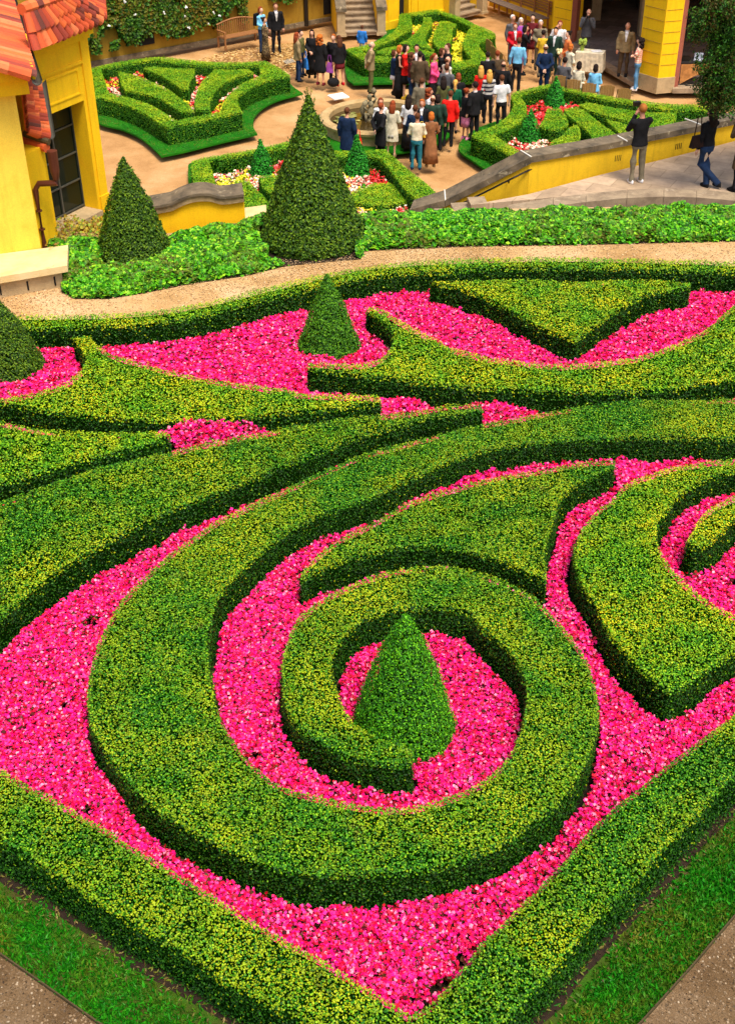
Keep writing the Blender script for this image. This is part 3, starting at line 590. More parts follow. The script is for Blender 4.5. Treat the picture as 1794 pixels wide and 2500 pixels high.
for i in range(len(cf)-1):
    cap.prism([(cf[i].x, cf[i].y), (cf[i+1].x-.006, cf[i+1].y-.003), (cb_[i+1].x-.006, cb_[i+1].y-.003), (cb_[i].x, cb_[i].y)], CT-.13, CT, 0)
    wl.prism([(wf[i].x, wf[i].y), (wf[i+1].x, wf[i+1].y), (wb[i+1].x, wb[i+1].y), (wb[i].x, wb[i].y)], -3.6, CT-.13, 0)
# sloping part beside the stair
K, K2 = cf[0], cb_[0]; e1 = at(1087, 489, -.72); e2 = at(1085, 464, -.72); e3 = at(1000, 512, -.85); e4 = at(1010, 488, -.85)
def slab4(b, a, c, d, e, th, m=0):
    V = [a, c, d, e]+[v-Vector((0, 0, th)) for v in (a, c, d, e)]
    b.add(np.array(V), [(0, 3, 2, 1), (4, 5, 6, 7), (0, 1, 5, 4), (1, 2, 6, 5), (2, 3, 7, 6), (3, 0, 4, 7)], m)
slab4(cap, K, K2, e2, e1, .15); slab4(cap, e1+Vector((-.01, 0, 0)), e2+Vector((-.01, 0, 0)), e4, e3, .15)
i1 = Vector((0, .05, -.15))
def drop(b, a, c, d, e): # wall below a sloping slab
    T_ = [a+i1, c+Vector((0, -.05, -.15)), d+Vector((0, -.05, -.15)), e+i1]; V = T_+[Vector((v.x, v.y, -3.6)) for v in T_]
    b.add(np.array(V), [(0, 3, 2, 1), (4, 5, 6, 7), (0, 1, 5, 4), (1, 2, 6, 5), (2, 3, 7, 6), (3, 0, 4, 7)], 0)
drop(wl, K, K2, e2, e1); drop(wl, e1, e2, e4, e3)
sub(wl, 'wall_body', MT['yellow_far'], PW); sub(cap, 'stone_cap', [MT['dark_stone']], PW)
b = MB()
for P, w_ in ((cf[1], .0), (cf[3], .0)):
    pass
def seam(p, q):
    b.tube([p+Vector((0, 0, .004)), q+Vector((0, 0, .004))], .014, 5)
seam(K, K2); seam(at(1530, 345, CT), at(1507, 332, CT)); seam(at(1710, 305, CT), at(1671, 290, CT)); seam(e1, e2)
sub(b, 'white_joint', plain('lime_mortar', (.8, .78, .7), .9), PW)
b = MB()
for px, py in ((1535, 395), (1665, 357)):
    P0 = at(px, py, 0)
    for k in range(4):
        c = at(px-7+k*4.5, py-k*.8, .02); t_ = (cf[2]-cf[1]).normalized(); nrm = Vector((t_.y, -t_.x, 0)); b.box((0, 0, 0), (.001, .001, .001)) if False else None
        s_ = (Vector((c.x, c.y, 0))-Vector((wf[1].x, wf[1].y, 0))).dot(t_); q = Vector((wf[1].x, wf[1].y, 0))+t_*s_
        b.box((q.x+nrm.x*.003, q.y+nrm.y*.003, -.03), (.012, .008, .13), math.atan2(t_.y, t_.x))
sub(b, 'vent_slot', MT['dark_void'], PW)
hr = MB(); h0 = at(1312, 404, .05); h1 = at(1290, 409, .06); h2_ = at(1252, 428, -.05); h3_ = at(1125, 494, -.82)
h3_ = h2_+(e1-K).normalized()*2.3
for v in (h0, h1, h2_, h3_): v.y -= .14
hr.tube([h0, h0.lerp(h1, .5)+Vector((0, 0, .01)), h1, h2_, h3_], .021, 8)
hr.lathe([(0, .035), (.03, .02), (.035, 0), (.03, -.02), (0, -.035)], h0, 10)
for t in (.05, .6):
    q = h2_.lerp(h3_, t); hr.tube([q, q+Vector((0, .02, -.07)), q+Vector((0, .2, -.09))], .014, 6)
o = hr.build('handrail', MT['iron']); tag(o, 'dark iron handrail with ball end on the yellow stair wall', 'handrail')
# stair flight hidden behind the ivy, still there for a view from the side
b = MB()
for k in range(10): b.box((2.4-.34*k, 24.2+.12*k, -.3-.17*k-1.5), (.36, 1.5, 3.0), .1)
o = b.build('stone_stair', MT['step_stone']); tag(o, 'stone stair descending behind the ivy bed beside the handrail wall', 'stairs')
# ---- curved parapet at left
CW = empty('curved_wall', (-3.3, 22.7, 0), 'short yellow wall with humped, lichen-stained stone cap', 'wall')
ft = [(330+x/4.933, 400+y/4.933) for x, y in [(60, 545), (240, 510), (440, 475), (520, 430), (620, 387), (740, 357), (880, 355), (960, 375), (1040, 402), (1180, 382), (1310, 362)]]
A0 = at(372, 560, .05); A1 = Vector((-2.36, 22.85, 0)); A0 = Vector((-4.35, 22.56, 0)); du = (A1-A0).normalized(); dn = Vector((-du.y, du.x, 0))
pts = []
for x, y in ft:
    # where the sight line at this pixel meets the wall's front plane
    lo_, hi_ = -3, 4
    for _ in range(40):
        s_ = (lo_+hi_)/2; P = A0+du*s_; zz = zat(P, y)
        if proj((P.x, P.y, zz))[0] < x: lo_ = s_
        else: hi_ = s_
    pts.append((s_, zz))
capm, wlm = MB(), MB()
fine = []
for (s0, z0_), (s1, z1_) in zip(pts[:-1], pts[1:]):
    for k in range(4): t = k/4; fine.append((s0+(s1-s0)*t, z0_+(z1_-z0_)*t))
fine.append(pts[-1]); zs = np.array([f[1] for f in fine]); zs = np.convolve(np.pad(zs, 2, 'edge'), np.ones(5)/5, 'valid'); fine = [(f[0], z) for f, z in zip(fine, zs)]
for (s0, z0_), (s1, z1_) in zip(fine[:-1], fine[1:]):
    a, c = A0+du*s0, A0+du*s1
    def bx(b, d0, d1, za, zb, zc, zd, m=0):
        V = [a+dn*d0+Vector((0, 0, za)), c+dn*d0+Vector((0, 0, zc)), c+dn*d1+Vector((0, 0, zc)), a+dn*d1+Vector((0, 0, za)), a+dn*d0+Vector((0, 0, zb)), c+dn*d0+Vector((0, 0, zd)), c+dn*d1+Vector((0, 0, zd)), a+dn*d1+Vector((0, 0, zb))]
        b.add(np.array(V), [(3, 2, 1, 0), (4, 5, 6, 7), (0, 1, 5, 4), (2, 3, 7, 6)]+([(3, 0, 4, 7)] if s0 == fine[0][0] else [])+([(1, 2, 6, 5)] if s1 == fine[-1][0] else []), m)
    bx(capm, 0, .62, z0_-.05, z0_, z1_-.05, z1_, 0); bx(capm, .03, .6, z0_-.17, z0_-.05, z1_-.17, z1_-.05, 1)
    bx(wlm, .09, .54, -3.6, z0_-.17, -3.6, z1_-.17)
sub(wlm, 'wall_body', MT['yellow'], CW, smooth=False); sub(capm, 'stone_cap', [MT['dark_stone'], MT['cap_side']], CW)
b = MB(); q = [at(590, 508, .0), at(650, 500, .0), at(650, 530, .0), at(590, 535, .0)]; b.prism([(v.x, v.y) for v in q], -.3, .0, 0)
o = b.build('stair_slab', MT['pale_stone']); tag(o, 'pale stone slab between the humped wall and the tallest cone', 'stone slab')
# ---- left house, lean-to and pavilion
HA = empty('yellow_house', (-5.8, 20.73, 0), 'tall pale yellow house wall at the left edge under red clay tiles', 'house')
cor = Vector((-5.8, 20.73, 0)); fd = Vector((-.87, -.33, 0)).normalized(); ed_ = Vector((-.29, .957, 0)).normalized()
b = MB(); q = [cor, cor+fd*6, cor+fd*6+ed_*9, cor+ed_*9]; b.prism([(v.x, v.y) for v in q], .25, 3.6, 0); sub(b, 'wall', MT['yellow_pale'], HA)
fn = Vector((-fd.y, fd.x, 0)); fn = fn if fn.y < 0 else -fn
b = MB(); b.prism([((cor+fn*.2-fd*.22).x, (cor+fn*.2-fd*.22).y), ((cor+fd*6+fn*.2).x, (cor+fd*6+fn*.2).y), ((cor+fd*6).x, (cor+fd*6).y), ((cor-fd*.22).x, (cor-fd*.22).y)], 3.17, 3.42, 0)
b.prism([((cor+fn*.3-fd*.34).x, (cor+fn*.3-fd*.34).y), ((cor+fd*6+fn*.3).x, (cor+fd*6+fn*.3).y), ((cor+fd*6).x, (cor+fd*6).y), ((cor-fd*.34+ed_*.2).x, (cor-fd*.34+ed_*.2).y)], 3.42, 3.6, 0)
sub(b, 'cornice', MT['yellow'], HA)
# plinth with bench-like ledge and drain slots
pl = [at(0, 672, .42), at(172, 640, .42)]
c0 = at(165, 648, .42); c1 = at(0, 676, .42); cd_ = (c1-c0).normalized(); c9 = c0+cd_*7; c2 = at(167, 598, .42)
b = MB(); cn = Vector((-cd_.y, cd_.x, 0)); cn = cn if cn.y > 0 else -cn
b.prism([(c0.x, c0.y), (c9.x, c9.y), ((c9+cn*1.5).x, (c9+cn*1.5).y), (c2.x, c2.y)], .3, .42, 0)
sub(b, 'stone_ledge', MT['pale_stone'], HA)
b = MB(); g0 = c0+cn*.1+cd_*.1; g9 = c9+cn*.1; b.prism([(g0.x, g0.y), (g9.x, g9.y), ((g9+cn*1.5).x, (g9+cn*1.5).y), ((g0+cn*.8).x, (g0+cn*.8).y)], -.2, .3, 0); sub(b, 'plinth', MT['sandstone'], HA)
for k in range(5):
    b = MB(); P = g0+cd_*(.14+.47*k)-cn*.003; b.box((P.x, P.y, .13), (.03, .012, .17), math.atan2(cd_.y, cd_.x)); sub(b, 'drain_slot', MT['dark_void'], HA)
# roof of the house
G0 = at(76, 192, 3.5); G1 = G0+ed_*11; up_ = Vector((-.83, -.27, .36)); Rr0 = G0+up_*3.4; Rr1 = Rr0+ed_*11
b = MB(); roof_tiles(b, Rr0, Rr1, G0, G1, 62, 5, .085); sub(b, 'roof', MT['tile'], HA)
b = MB(); n_ = 6
for k in range(9):
    a = G0.lerp(Rr0, k/9); c = G0.lerp(Rr0, (k+1.1)/9); b.tube([a+Vector((0, 0, .05)), c+Vector((0, 0, .05))], [.1, .085], 8)
sub(b, 'verge_tile', MT['tile'], HA)
def gutter(b, a, c, r=.075, m=0):
    a, c = Vector(a), Vector(c); d = (c-a).normalized(); sd = d.cross(Vector((0, 0, 1))).normalized(); V = []; seg = 8
    for p in (a, c):
        for rr in (r, r*.86):
            for s_ in range(seg+1):
                an = math.pi*s_/seg; V.append(p+sd*math.cos(an)*rr-Vector((0, 0, math.sin(an)*rr)))
    n2 = seg+1; F = []
    for s_ in range(seg): F += [(s_, s_+1, 2*n2+s_+1, 2*n2+s_), (n2+s_, 3*n2+s_, 3*n2+s_+1, n2+s_+1), (s_, n2+s_, n2+s_+1, s_+1)]
    b.add(np.array(V), F, m)
b = MB(); off = Vector((.09, .02, -.02)); gutter(b, G0+off-ed_*.05, G1+off, .085); sub(b, 'gutter', MT['zinc'], HA)
# lean-to
LT = empty('lean_to', (-6, 22, 0), 'narrow tiled lean-to wedged between the yellow house and the pavilion', 'lean-to')
t0 = at(64, 320, 2.25); t1 = at(110, 333, 2.05); t2 = at(87, 196, 2.95); t3 = at(50, 190, 3.15)
b = MB(); roof_tiles(b, t0, t3, t1, t2, 15, 3, .1); sub(b, 'roof', MT['tile'], LT)
b = MB(); gutter(b, t1+Vector((.1, 0, .03)), t2+Vector((.1, 0, .03)), .09); sub(b, 'valley_gutter', MT['zinc'], LT)
b = MB(); ga, gb = at(60, 326, 2.1), at(121, 347, 2.0); b.tube([ga, gb], .06, 10); sub(b, 'gutter_pipe', plain('old_bronze', (.1, .075, .04), .5, .4), LT)
b = MB(); ra, rb = at(60, 342, 1.95), at(115, 362, 1.9); b.tube([ra, rb], [.07, .08], 10); sub(b, 'ridge_tile', MT['tile'], LT)
wb0 = at(112, 612, .1); wb1 = at(141, 592, .1); wd = (wb1-wb0).normalized(); wn_ = Vector((-wd.y, wd.x, 0)); wn_ = wn_ if wn_.y > 0 else -wn_
wb0 = wb0-wd*.5
b = MB(); b.prism([(wb0.x, wb0.y), (wb1.x, wb1.y), ((wb1+wn_*1.2).x, (wb1+wn_*1.2).y), ((wb0+wn_*1.2).x, (wb0+wn_*1.2).y)], .0, 1.92, 0); sub(b, 'wall', MT['yellow'], LT)
dp = MB(); Qd = at(113, 603, .12); Qy = Qd.y-.2; j0 = atY(127, 368, Qy-.05); j1 = Vector((j0.x, j0.y, j0.z-.36)); 
bx_ = atY(86, 455, Qy); ft_ = Vector((bx_.x, bx_.y, 1.0)); 
dp.tube([j0, j1], [.095, .085], 12); dp.tube([j1, j1-Vector((0, 0, .16))], [.085, .05], 12)
dp.tube([j1-Vector((0, 0, .14)), j1-Vector((0, 0, .22)), bx_+Vector((.08, 0, .05)), bx_-Vector((0, 0, .06)), Vector((bx_.x, bx_.y, .12))], .055, 10)
for zz in (.9, .55): dp.tube([Vector((bx_.x, bx_.y, zz-.012)), Vector((bx_.x, bx_.y, zz+.012))], .058, 10)
sub(dp, 'downpipe', MT['copper_pipe'], LT)
b = MB(); b.box(((wb1+wd*-.2).x, (wb1+wd*-.2).y-.02, .06), (.75, .35, .12), math.atan2(wd.y, wd.x)); sub(b, 'base_stone', MT['pale_stone'], LT)
# pavilion
PV = empty('garden_pavilion', (-5.16, 23.61, 0), 'bright yellow pavilion with tall glazed opening and red tile hip roof', 'pavilion')
P1 = at(264, 512, 0); P0 = at(150, 572, 0); u = (P0-P1).normalized(); n = Vector((-u.y, u.x, 0)); n = n if n.x > 0 else -n
def sx(px, py_, z):  # distance along the wall where a pixel column meets it
    lo_, hi_ = -1, 4
    for _ in range(40):
        s_ = (lo_+hi_)/2; P = P1+u*s_
        if proj((P.x, P.y, z))[0] > px: lo_ = s_
        else: hi_ = s_
    return s_
s_r = sx(243, 0, 0.05); s_l = sx(142, 0, .05); ztop = zat(P1+u*s_r, 245); ZW = zat(P1, 92)
b = MB(); WD = -.45
frame_box(b, P1, u, n, 0, s_r, WD, 0, -.1, ztop); frame_box(b, P1, u, n, s_l, s_l+.12, WD, 0, -.1, ztop); frame_box(b, P1, u, n, 0, s_l+.12, WD, 0, ztop, ZW)
frame_box(b, P1, u, n, 0, .3, -3.6, WD, -3.6, ZW); frame_box(b, P1, u, n, 0, .4, -3.6, -.02, -3.6, -.1)
frame_box(b, P1, u, n, .3, 2.6, -3.6, -3.3, -.1, ZW)
sub(b, 'wall', MT['yellow'], PV)
b = MB()
frame_box(b, P1, u, n, -.03, s_r*.72, 0, .035, .35, ZW); frame_box(b, P1, u, n, -.05, s_r*.8, 0, .05, 0, .35)
frame_box(b, P1, u, n, s_r*.72, s_l+.1, 0, .03, ztop+.62*(ZW-ztop), ztop+.62*(ZW-ztop)+.05)
sA, sB, zA, zB = s_r+.06, s_l+.05, ztop+.14, ztop+.56*(ZW-ztop)
for s0, s1, z0_, z1_ in ((sA, sB, zB-.03, zB), (sA, sB, zA, zA+.03), (sA, sA+.03, zA+.03, zB-.03)): frame_box(b, P1, u, n, s0, s1, 0, .018, z0_, z1_)
sub(b, 'moulding', MT['yellow'], PV)
b = MB(); frame_box(b, P1, u, n, -.06, s_l+.2, WD, .07, ZW, ZW+.07); frame_box(b, P1, u, n, -.12, s_l+.2, WD, .12, ZW+.07, ZW+.19); frame_box(b, P1, u, n, -.17, s_l+.2, WD, .16, ZW+.19, ZW+.25)
sub(b, 'cornice', MT['yellow'], PV)
ZE = ZW+.26; E1 = at(245, 47, ZE); E0 = at(76, 122, ZE); E2 = at(238, -40, ZE)
Ra = at(166, -4, ZE+.55); Rb = at(56, 34, ZE+.55)
b = MB(); roof_tiles(b, Rb, Ra, E0, E1, 13, 4, .09); roof_tiles(b, Ra, at(170, -70, ZE+.55), E1, E2, 14, 4, .095)
hp = [Ra.lerp(E1, k/6) for k in range(7)]
for k in range(6): b.tube([hp[k]+Vector((0, 0, .07)), hp[k+1]+Vector((0, 0, .07))], [.1, .115], 8)
for k in range(8): b.tube([Ra.lerp(Rb, k/8)+Vector((0, 0, .07)), Ra.lerp(Rb, (k+1.05)/8)+Vector((0, 0, .07))], [.115, .1], 8)
sub(b, 'roof', MT['tile'], PV)
b = MB(); frame_box(b, P1, u, n, s_r+.002, s_l-.002, WD+.02, .1, 0, .1); sub(b, 'sill', MT['sandstone'], PV)
b = MB(); frame_box(b, P1, u, n, s_r+.002, s_l-.002, -.385, -.375, .1, ztop); gl = sub(b, 'glass', MT['glass'], PV)
b = MB(); hh = ztop-.1
for t in (.0, .5, 1.0):
    s0 = s_r+(s_l-s_r)*t; frame_box(b, P1, u, n, max(s_r+.003, s0-.018), min(s_l-.003, s0+.018), -.37, -.34, .1, ztop)
for t in (.02, .27, .52, .77, .985): frame_box(b, P1, u, n, s_r+.02, s_l-.02, -.368, -.342, .1+hh*t-.014, .1+hh*t+.014)
wbar = sub(b, 'glazed_door', MT['zinc'], PV); gl.parent = wbar; gl.matrix_parent_inverse = Matrix.Identity(4)
# gravel fringe plants below the pavilion
b = MB(); N = 1000; p0 = np.column_stack([rng.uniform(-5.9, -4.7, N), rng.uniform(21.2, 22.8, N)]); zz = .03+rng.random(N)*.2*(1+.4*vnoise(p0, 3))
b.leaves(np.column_stack([p0, zz]), np.tile([0, -.4, .8], (N, 1)), .07*rng.uniform(.6, 1.3, N), 0, wid=.4)
o = b.build('flowering_shrub', [leaf_mat('autumn_leaf', [(0, (.2, .08, .01)), (.5, (.4, .32, .03)), (.8, (.15, .3, .02)), (1, (.5, .42, .08))])]); tag(o, 'loose yellowing shrub in front of the pavilion sill', 'shrub')
# ================================================================ lower garden
def lawn(px, label):
    P = smooth_poly(world_poly(px, LOW), .15); b = MB(); b.prism([tuple(x) for x in P], LOW-.02, LOW+.035, 0)
    lo, hi = P.min(0), P.max(0); N = int(np.prod(hi-lo)*500); p = lo+rng.random((N, 2))*(hi-lo); p = p[inside(p, P)]; N = len(p)
    b.leaves(np.column_stack([p, np.full(N, LOW+.05)]), np.tile([0, -.3, 1.], (N, 1)), .05*rng.uniform(.6, 1.3, N), 1, wid=.2, rough=1.2)
    o = b.build('lawn', [MT['turf'], MT['grass']]); tag(o, kind='structure'); return o
lawn(tr(('E', [(-100, 330), (20, 520), (75, 575), (250, 622), (380, 682), (480, 762), (545, 826), (700, 795), (1000, 720), (1280, 655), (1250, 605), (1258, 525), (1330, 450), (1450, 392), (1628, 345), (1560, 300), (1490, 230), (1340, 140), (1100, 140), (700, 118), (520, 95), (100, 150), (-100, 200)])), 'left')
lawn(tr(('F', [(100, 680), (150, 1060), (230, 1125), (700, 1115), (1300, 1115), (1990, 850), (2110, 720), (2090, 560), (1900, 380), (1700, 270), (1340, 170), (960, 210), (790, 260), (640, 340), (650, 470), (400, 610)])), 'rear')
lawn(tr(('I', [(-5, 500), (100, 590), (200, 652), (330, 700), (700, 640), (1500, 400), (1720, 270), (1620, 250), (1400, 240), (900, 170), (640, 115), (380, 160), (335, 280), (100, 380)])), 'right')
lawn(tr(('H', [(0, 200), (50, 175), (240, 140), (640, 60), (1030, 115), (1250, 108), (1390, 225), (1590, 395), (1500, 520), (900, 560), (400, 520), (60, 420)])), 'front')
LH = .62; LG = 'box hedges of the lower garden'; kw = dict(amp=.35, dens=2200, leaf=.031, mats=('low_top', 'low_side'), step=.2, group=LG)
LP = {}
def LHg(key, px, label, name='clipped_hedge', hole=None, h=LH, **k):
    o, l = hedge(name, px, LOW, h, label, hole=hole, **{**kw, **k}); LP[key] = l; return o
E_out = tr(('E', [(-80, 190), (5, 150), (150, 112), (350, 80), (530, 62), (700, 75), (900, 95), (1100, 100), (1340, 90), (1420, 130), (1510, 185), (1528, 204), (1420, 222), (1300, 262), (1200, 312), (1128, 370), (1138, 430), (1162, 478), (1100, 490), (900, 540), (700, 575), (590, 597), (500, 545), (400, 482), (280, 430), (150, 388), (50, 370), (-60, 375)]))
E_in = tr(('E', [(85, 155), (250, 122), (400, 98), (490, 88), (700, 112), (900, 127), (1100, 130), (1290, 123), (1300, 160), (1295, 205), (1180, 255), (1080, 330), (1030, 390), (1010, 440), (990, 480), (900, 500), (800, 517), (660, 548), (560, 480), (450, 420), (350, 385), (250, 355), (150, 330), (120, 260)]))
LHg('E', E_out, 'star-shaped hedge frame nearest the pavilion, left of the fountain', hole=E_in)
LHg('a', tr(('E', [(215, 170), (350, 200), (500, 260), (600, 310), (700, 380), (780, 450), (795, 472), (700, 482), (640, 442), (560, 390), (450, 350), (330, 325), (275, 320), (240, 260)])), 'long curved inner hedge at the left inside the star-shaped frame')
LHg('b', tr(('E', [(405, 150), (490, 130), (600, 145), (800, 150), (790, 200), (755, 270), (750, 305), (700, 310), (640, 260), (560, 210), (480, 175)])), 'short triangular inner hedge at the back of the star-shaped frame')
LHg('c', tr(('E', [(955, 155), (1100, 158), (1200, 150), (1250, 180), (1120, 215), (1010, 270), (950, 330), (915, 400), (912, 460), (815, 465), (800, 420), (820, 320), (870, 230)])), 'curved inner hedge at the right inside the star-shaped frame')
F_out = tr(('F', [(135, 660), (160, 640), (400, 600), (500, 560), (650, 490), (780, 400), (830, 300), (840, 190), (1000, 165), (1340, 120), (1420, 150), (1628, 220), (1880, 340), (2030, 400), (2110, 470)]), ('G', [(1545, 290), (1560, 330), (1595, 375)]), ('S', [(1188, 143), (1165, 158), (1110, 166), (1030, 160), (960, 153)]), ('F', [(720, 806), (370, 800)]))
F_in = tr(('F', [(330, 665), (400, 672), (520, 622), (700, 552), (900, 442), (990, 382), (1002, 310), (985, 210), (1160, 187), (1340, 160), (1500, 222), (1628, 275), (1800, 360)]), ('G', [(1478, 190), (1440, 280), (1448, 330), (1500, 392)]), ('S', [(1120, 150), (1060, 148), (960, 140), (905, 137), (888, 128)]))
LHg('F', F_out, 'hedge frame behind the fountain, in front of the stone stair', hole=F_in)
LHg('d', tr(('F', [(1155, 235), (1265, 230), (1265, 320), (1180, 500), (1230, 600), (1300, 670), (1200, 642), (960, 590), (840, 575), (950, 520), (1080, 400), (1150, 300)])), 'flared narrow inner hedge behind the fountain crowd, with red flowers on its left')
LHg('e', tr(('F', [(1385, 275), (1460, 280), (1600, 320), (1545, 400), (1520, 560), (1480, 650), (1350, 640), (1290, 560), (1300, 450), (1340, 350)])), 'broad inner hedge beside the strip of yellow flowers')
LHg('f', tr(('F', [(530, 690), (700, 625), (900, 605), (1100, 655), (1290, 695), (1290, 730), (1000, 715), (740, 712), (560, 715)])), 'low arched inner hedge nearest the crowd behind the fountain')
H_out = tr(('H', [(20, 170), (50, 155), (240, 120), (420, 90), (640, 40), (840, 90), (1030, 100), (1150, 95), (1260, 88), (1400, 210), (1500, 290), (1590, 368), (1700, 460), (1640, 520), (1540, 460), (1450, 400), (1380, 340), (1230, 150), (1150, 132), (1000, 138), (840, 128), (640, 78), (420, 117), (135, 160), (165, 280), (200, 400), (60, 400), (30, 280)]))
LHg('H', H_out, 'three-sided hedge frame behind the tallest cone')
LHg('g', tr(('H', [(450, 262), (545, 255), (640, 262), (640, 360), (560, 400), (480, 330)])), 'block-shaped hedge between the two small front cones')
LHg('h', tr(('H', [(300, 290), (385, 290), (440, 350), (500, 410), (520, 470), (300, 480), (300, 380)])), 'wedge-shaped hedge right of the humped wall cap', h=.4)
LHg('i', tr(('H', [(1040, 372), (1100, 340), (1200, 308), (1290, 305), (1340, 335), (1385, 390), (1430, 415), (1330, 440), (1180, 450), (1040, 420)])), 'low green mound ringed by cream and red flowers', h=.35, name='clipped_hedge')
I_out = tr(('I', [(81, 415), (110, 385), (200, 360), (300, 300), (350, 235), (362, 195), (345, 145), (370, 122), (500, 90), (600, 68), (660, 82), (900, 130), (1100, 165), (1400, 200), (1620, 205), (1720, 225), (1700, 260), (1530, 235), (1430, 243), (1200, 208), (900, 158), (700, 108), (610, 97), (520, 107), (412, 148), (440, 200), (445, 260), (400, 320), (300, 380), (238, 405), (300, 450), (420, 520), (500, 570), (420, 600), (345, 540), (200, 462)]))
LHg('I', I_out, 'hedge frame behind the capped yellow wall, beside the wooden chairs')
LHg('p', tr(('I', [(585, 230), (670, 230), (715, 300), (712, 345), (640, 372), (540, 352), (530, 345), (560, 300)])), 'chunky curved inner hedge between the two right-hand cones')
LHg('q', tr(('I', [(600, 460), (680, 410), (730, 355), (775, 338), (795, 355), (795, 440), (720, 480), (640, 500)])), 'small wedge hedge just above the capped wall')
LHg('r', tr(('I', [(695, 235), (780, 218), (830, 245), (940, 330), (1050, 412), (1080, 470), (900, 490), (880, 430), (860, 390), (780, 320), (710, 265)])), 'long diagonal inner hedge left of the photographer')
LHg('s', tr(('I', [(790, 205), (850, 190), (1000, 220), (1200, 250), (1440, 262), (1430, 300), (1350, 380), (1200, 335), (1000, 285), (850, 240)])), 'long rear inner hedge behind the photographer')
LHg('t', tr(('I', [(970, 300), (1070, 325), (1170, 352), (1190, 420), (1110, 440), (1050, 380)])), 'short pointed inner hedge left of the photographer')
CL = 'small clipped cones of the lower garden'
coneat((636, 341), (641, 440), 34, LOW, 'topiary_cone', 'small cone left of the tallest cone, inside the hedge frame', 'yew_green', CL, .05, 1500, .8)
coneat((865, 330), (872, 442), 35, LOW, 'topiary_cone', 'small bright cone right of the tallest cone, before the fountain', 'yew_green', CL, .05, 1500, .8)
coneat((1356, 187), (1351, 270), 29, LOW, 'topiary_cone', 'small cone in front of the wooden chairs', 'yew_green', CL, .05, 1500, .8)
coneat((1291, 267), (1290, 357), 33, LOW, 'topiary_cone', 'small cone just above the kink of the capped wall', 'yew_green', CL, .05, 1500, .8)
LC = [(c[0], c[1], c[2]) for c in CONES[-4:]]
def wp(px, z=LOW+.6): return smooth_poly(world_poly(px, z), .2)
def mixcol(p): return np.clip(((vnoise(p, 2.3)+rng.normal(0, .25, len(p))+.75)*1.7).astype(int), 0, 2)
plant('small_flower_bed', np.array([tuple(x) for x in LP['E'][1]]), [LP[k][0] for k in 'abc'], LOW, 260, .085, ['cream_petal', 'red_petal', 'yellow_petal'], 'grass', 'red, cream and yellow bedding flowers inside the star-shaped hedge', hgt=(.1, .3), colf=mixcol)
plant('small_flower_bed', np.array([tuple(x) for x in LP['F'][1]]), [LP[k][0] for k in 'def'], LOW, 260, .085, ['yellow_petal', 'yellow_petal', 'red_petal'], 'grass', 'yellow and red bedding flowers behind the fountain', hgt=(.1, .3), colf=mixcol)
plant('small_flower_bed', wp(tr(('H', [(135, 160), (420, 117), (640, 78), (1150, 130), (1230, 150), (1380, 340), (1480, 420), (1400, 520), (200, 520), (165, 280)]))), [LP[k][0] for k in 'Hghi'], LOW, 260, .085, ['red_petal', 'cream_petal', 'yellow_petal'], 'grass', 'cream and red bedding flowers round the two front cones', hgt=(.1, .3), cones=LC[:2], colf=mixcol)
plant('small_flower_bed', wp(tr(('I', [(412, 148), (610, 97), (900, 158), (1430, 243), (1500, 300), (1400, 430), (420, 560), (240, 405), (440, 260)]))), [LP[k][0] for k in 'Ipqrst'], LOW, 260, .085, ['red_petal', 'red_petal', 'cream_petal'], 'grass', 'red bedding flowers in the right-hand hedge frame', hgt=(.1, .28), cones=LC[2:], colf=mixcol)
# ---- fountain
fc = (at(920, 326, -3.15)+at(922, 241, -3.15))/2; FR = 1.82
b = MB(); b.lathe([(FR+.6, -.02), (FR+.6, .03), (FR-.1, .03)], (fc.x, fc.y, LOW), 64); o = b.build('lawn', MT['turf']); tag(o, kind='structure')
FT = empty('fountain_basin', (fc.x, fc.y, LOW), 'round stone fountain basin of dark water beside the crowd', 'fountain')
b = MB(); b.lathe([(FR-.08, 0), (FR-.08, .3), (FR+.02, .34), (FR+.04, .42), (FR-.03, .47), (FR-.22, .47), (FR-.27, .43), (FR-.27, .0)], (fc.x, fc.y, LOW), 72); sub(b, 'basin', [stonemat('basin_stone', (.34, .22, .08), (.5, .35, .16), (.2, .14, .07))], FT, smooth=False)
m, nt, bs = nodes('dark_pool_water'); bs.inputs['Base Color'].default_value = (.045, .028, .008, 1); bs.inputs['Roughness'].default_value = .08; bump(nt, bs, noise(nt, 6, 3), .15, .03)
b = MB(); b.lathe([(FR-.26, .27), (.001, .27)], (fc.x, fc.y, LOW), 64); sub(b, 'water', m, FT)
b = MB(); p = rng.normal(0, .3, (60, 2))+np.array([fc.x-1.0, fc.y+.2]); p = np.concatenate([p, rng.normal(0, .22, (50, 2))+np.array([fc.x+.2, fc.y-1.1])]); k = np.hypot(p[:, 0]-fc.x, p[:, 1]-fc.y) < FR-.45; p = p[k]
b.leaves(np.column_stack([p, np.full(len(p), LOW+.285)]), np.tile([0, 0, 1.], (len(p), 1)), .2*rng.uniform(.6, 1.2, len(p)), 0, wid=.5, rough=.1)
o = b.build('lily_pads', [leaf_mat('lily_pad', [(0, (.12, .14, .02)), (1, (.4, .36, .12))])]); tag(o, 'lily pads floating in the fountain basin', 'water plants', kind='stuff')
st = MB(); c = Vector((fc.x-.22, fc.y+.15, LOW))
st.lathe([(.0, .1), (.34, .12), (.3, .3), (.2, .42), (.24, .55)], c, 16)
st.tube([c+Vector((0, 0, .45)), c+Vector((.03, 0, .7)), c+Vector((.02, .02, .95)), c+Vector((0, 0, 1.08))], [.22, .2, .17, .08], 12)
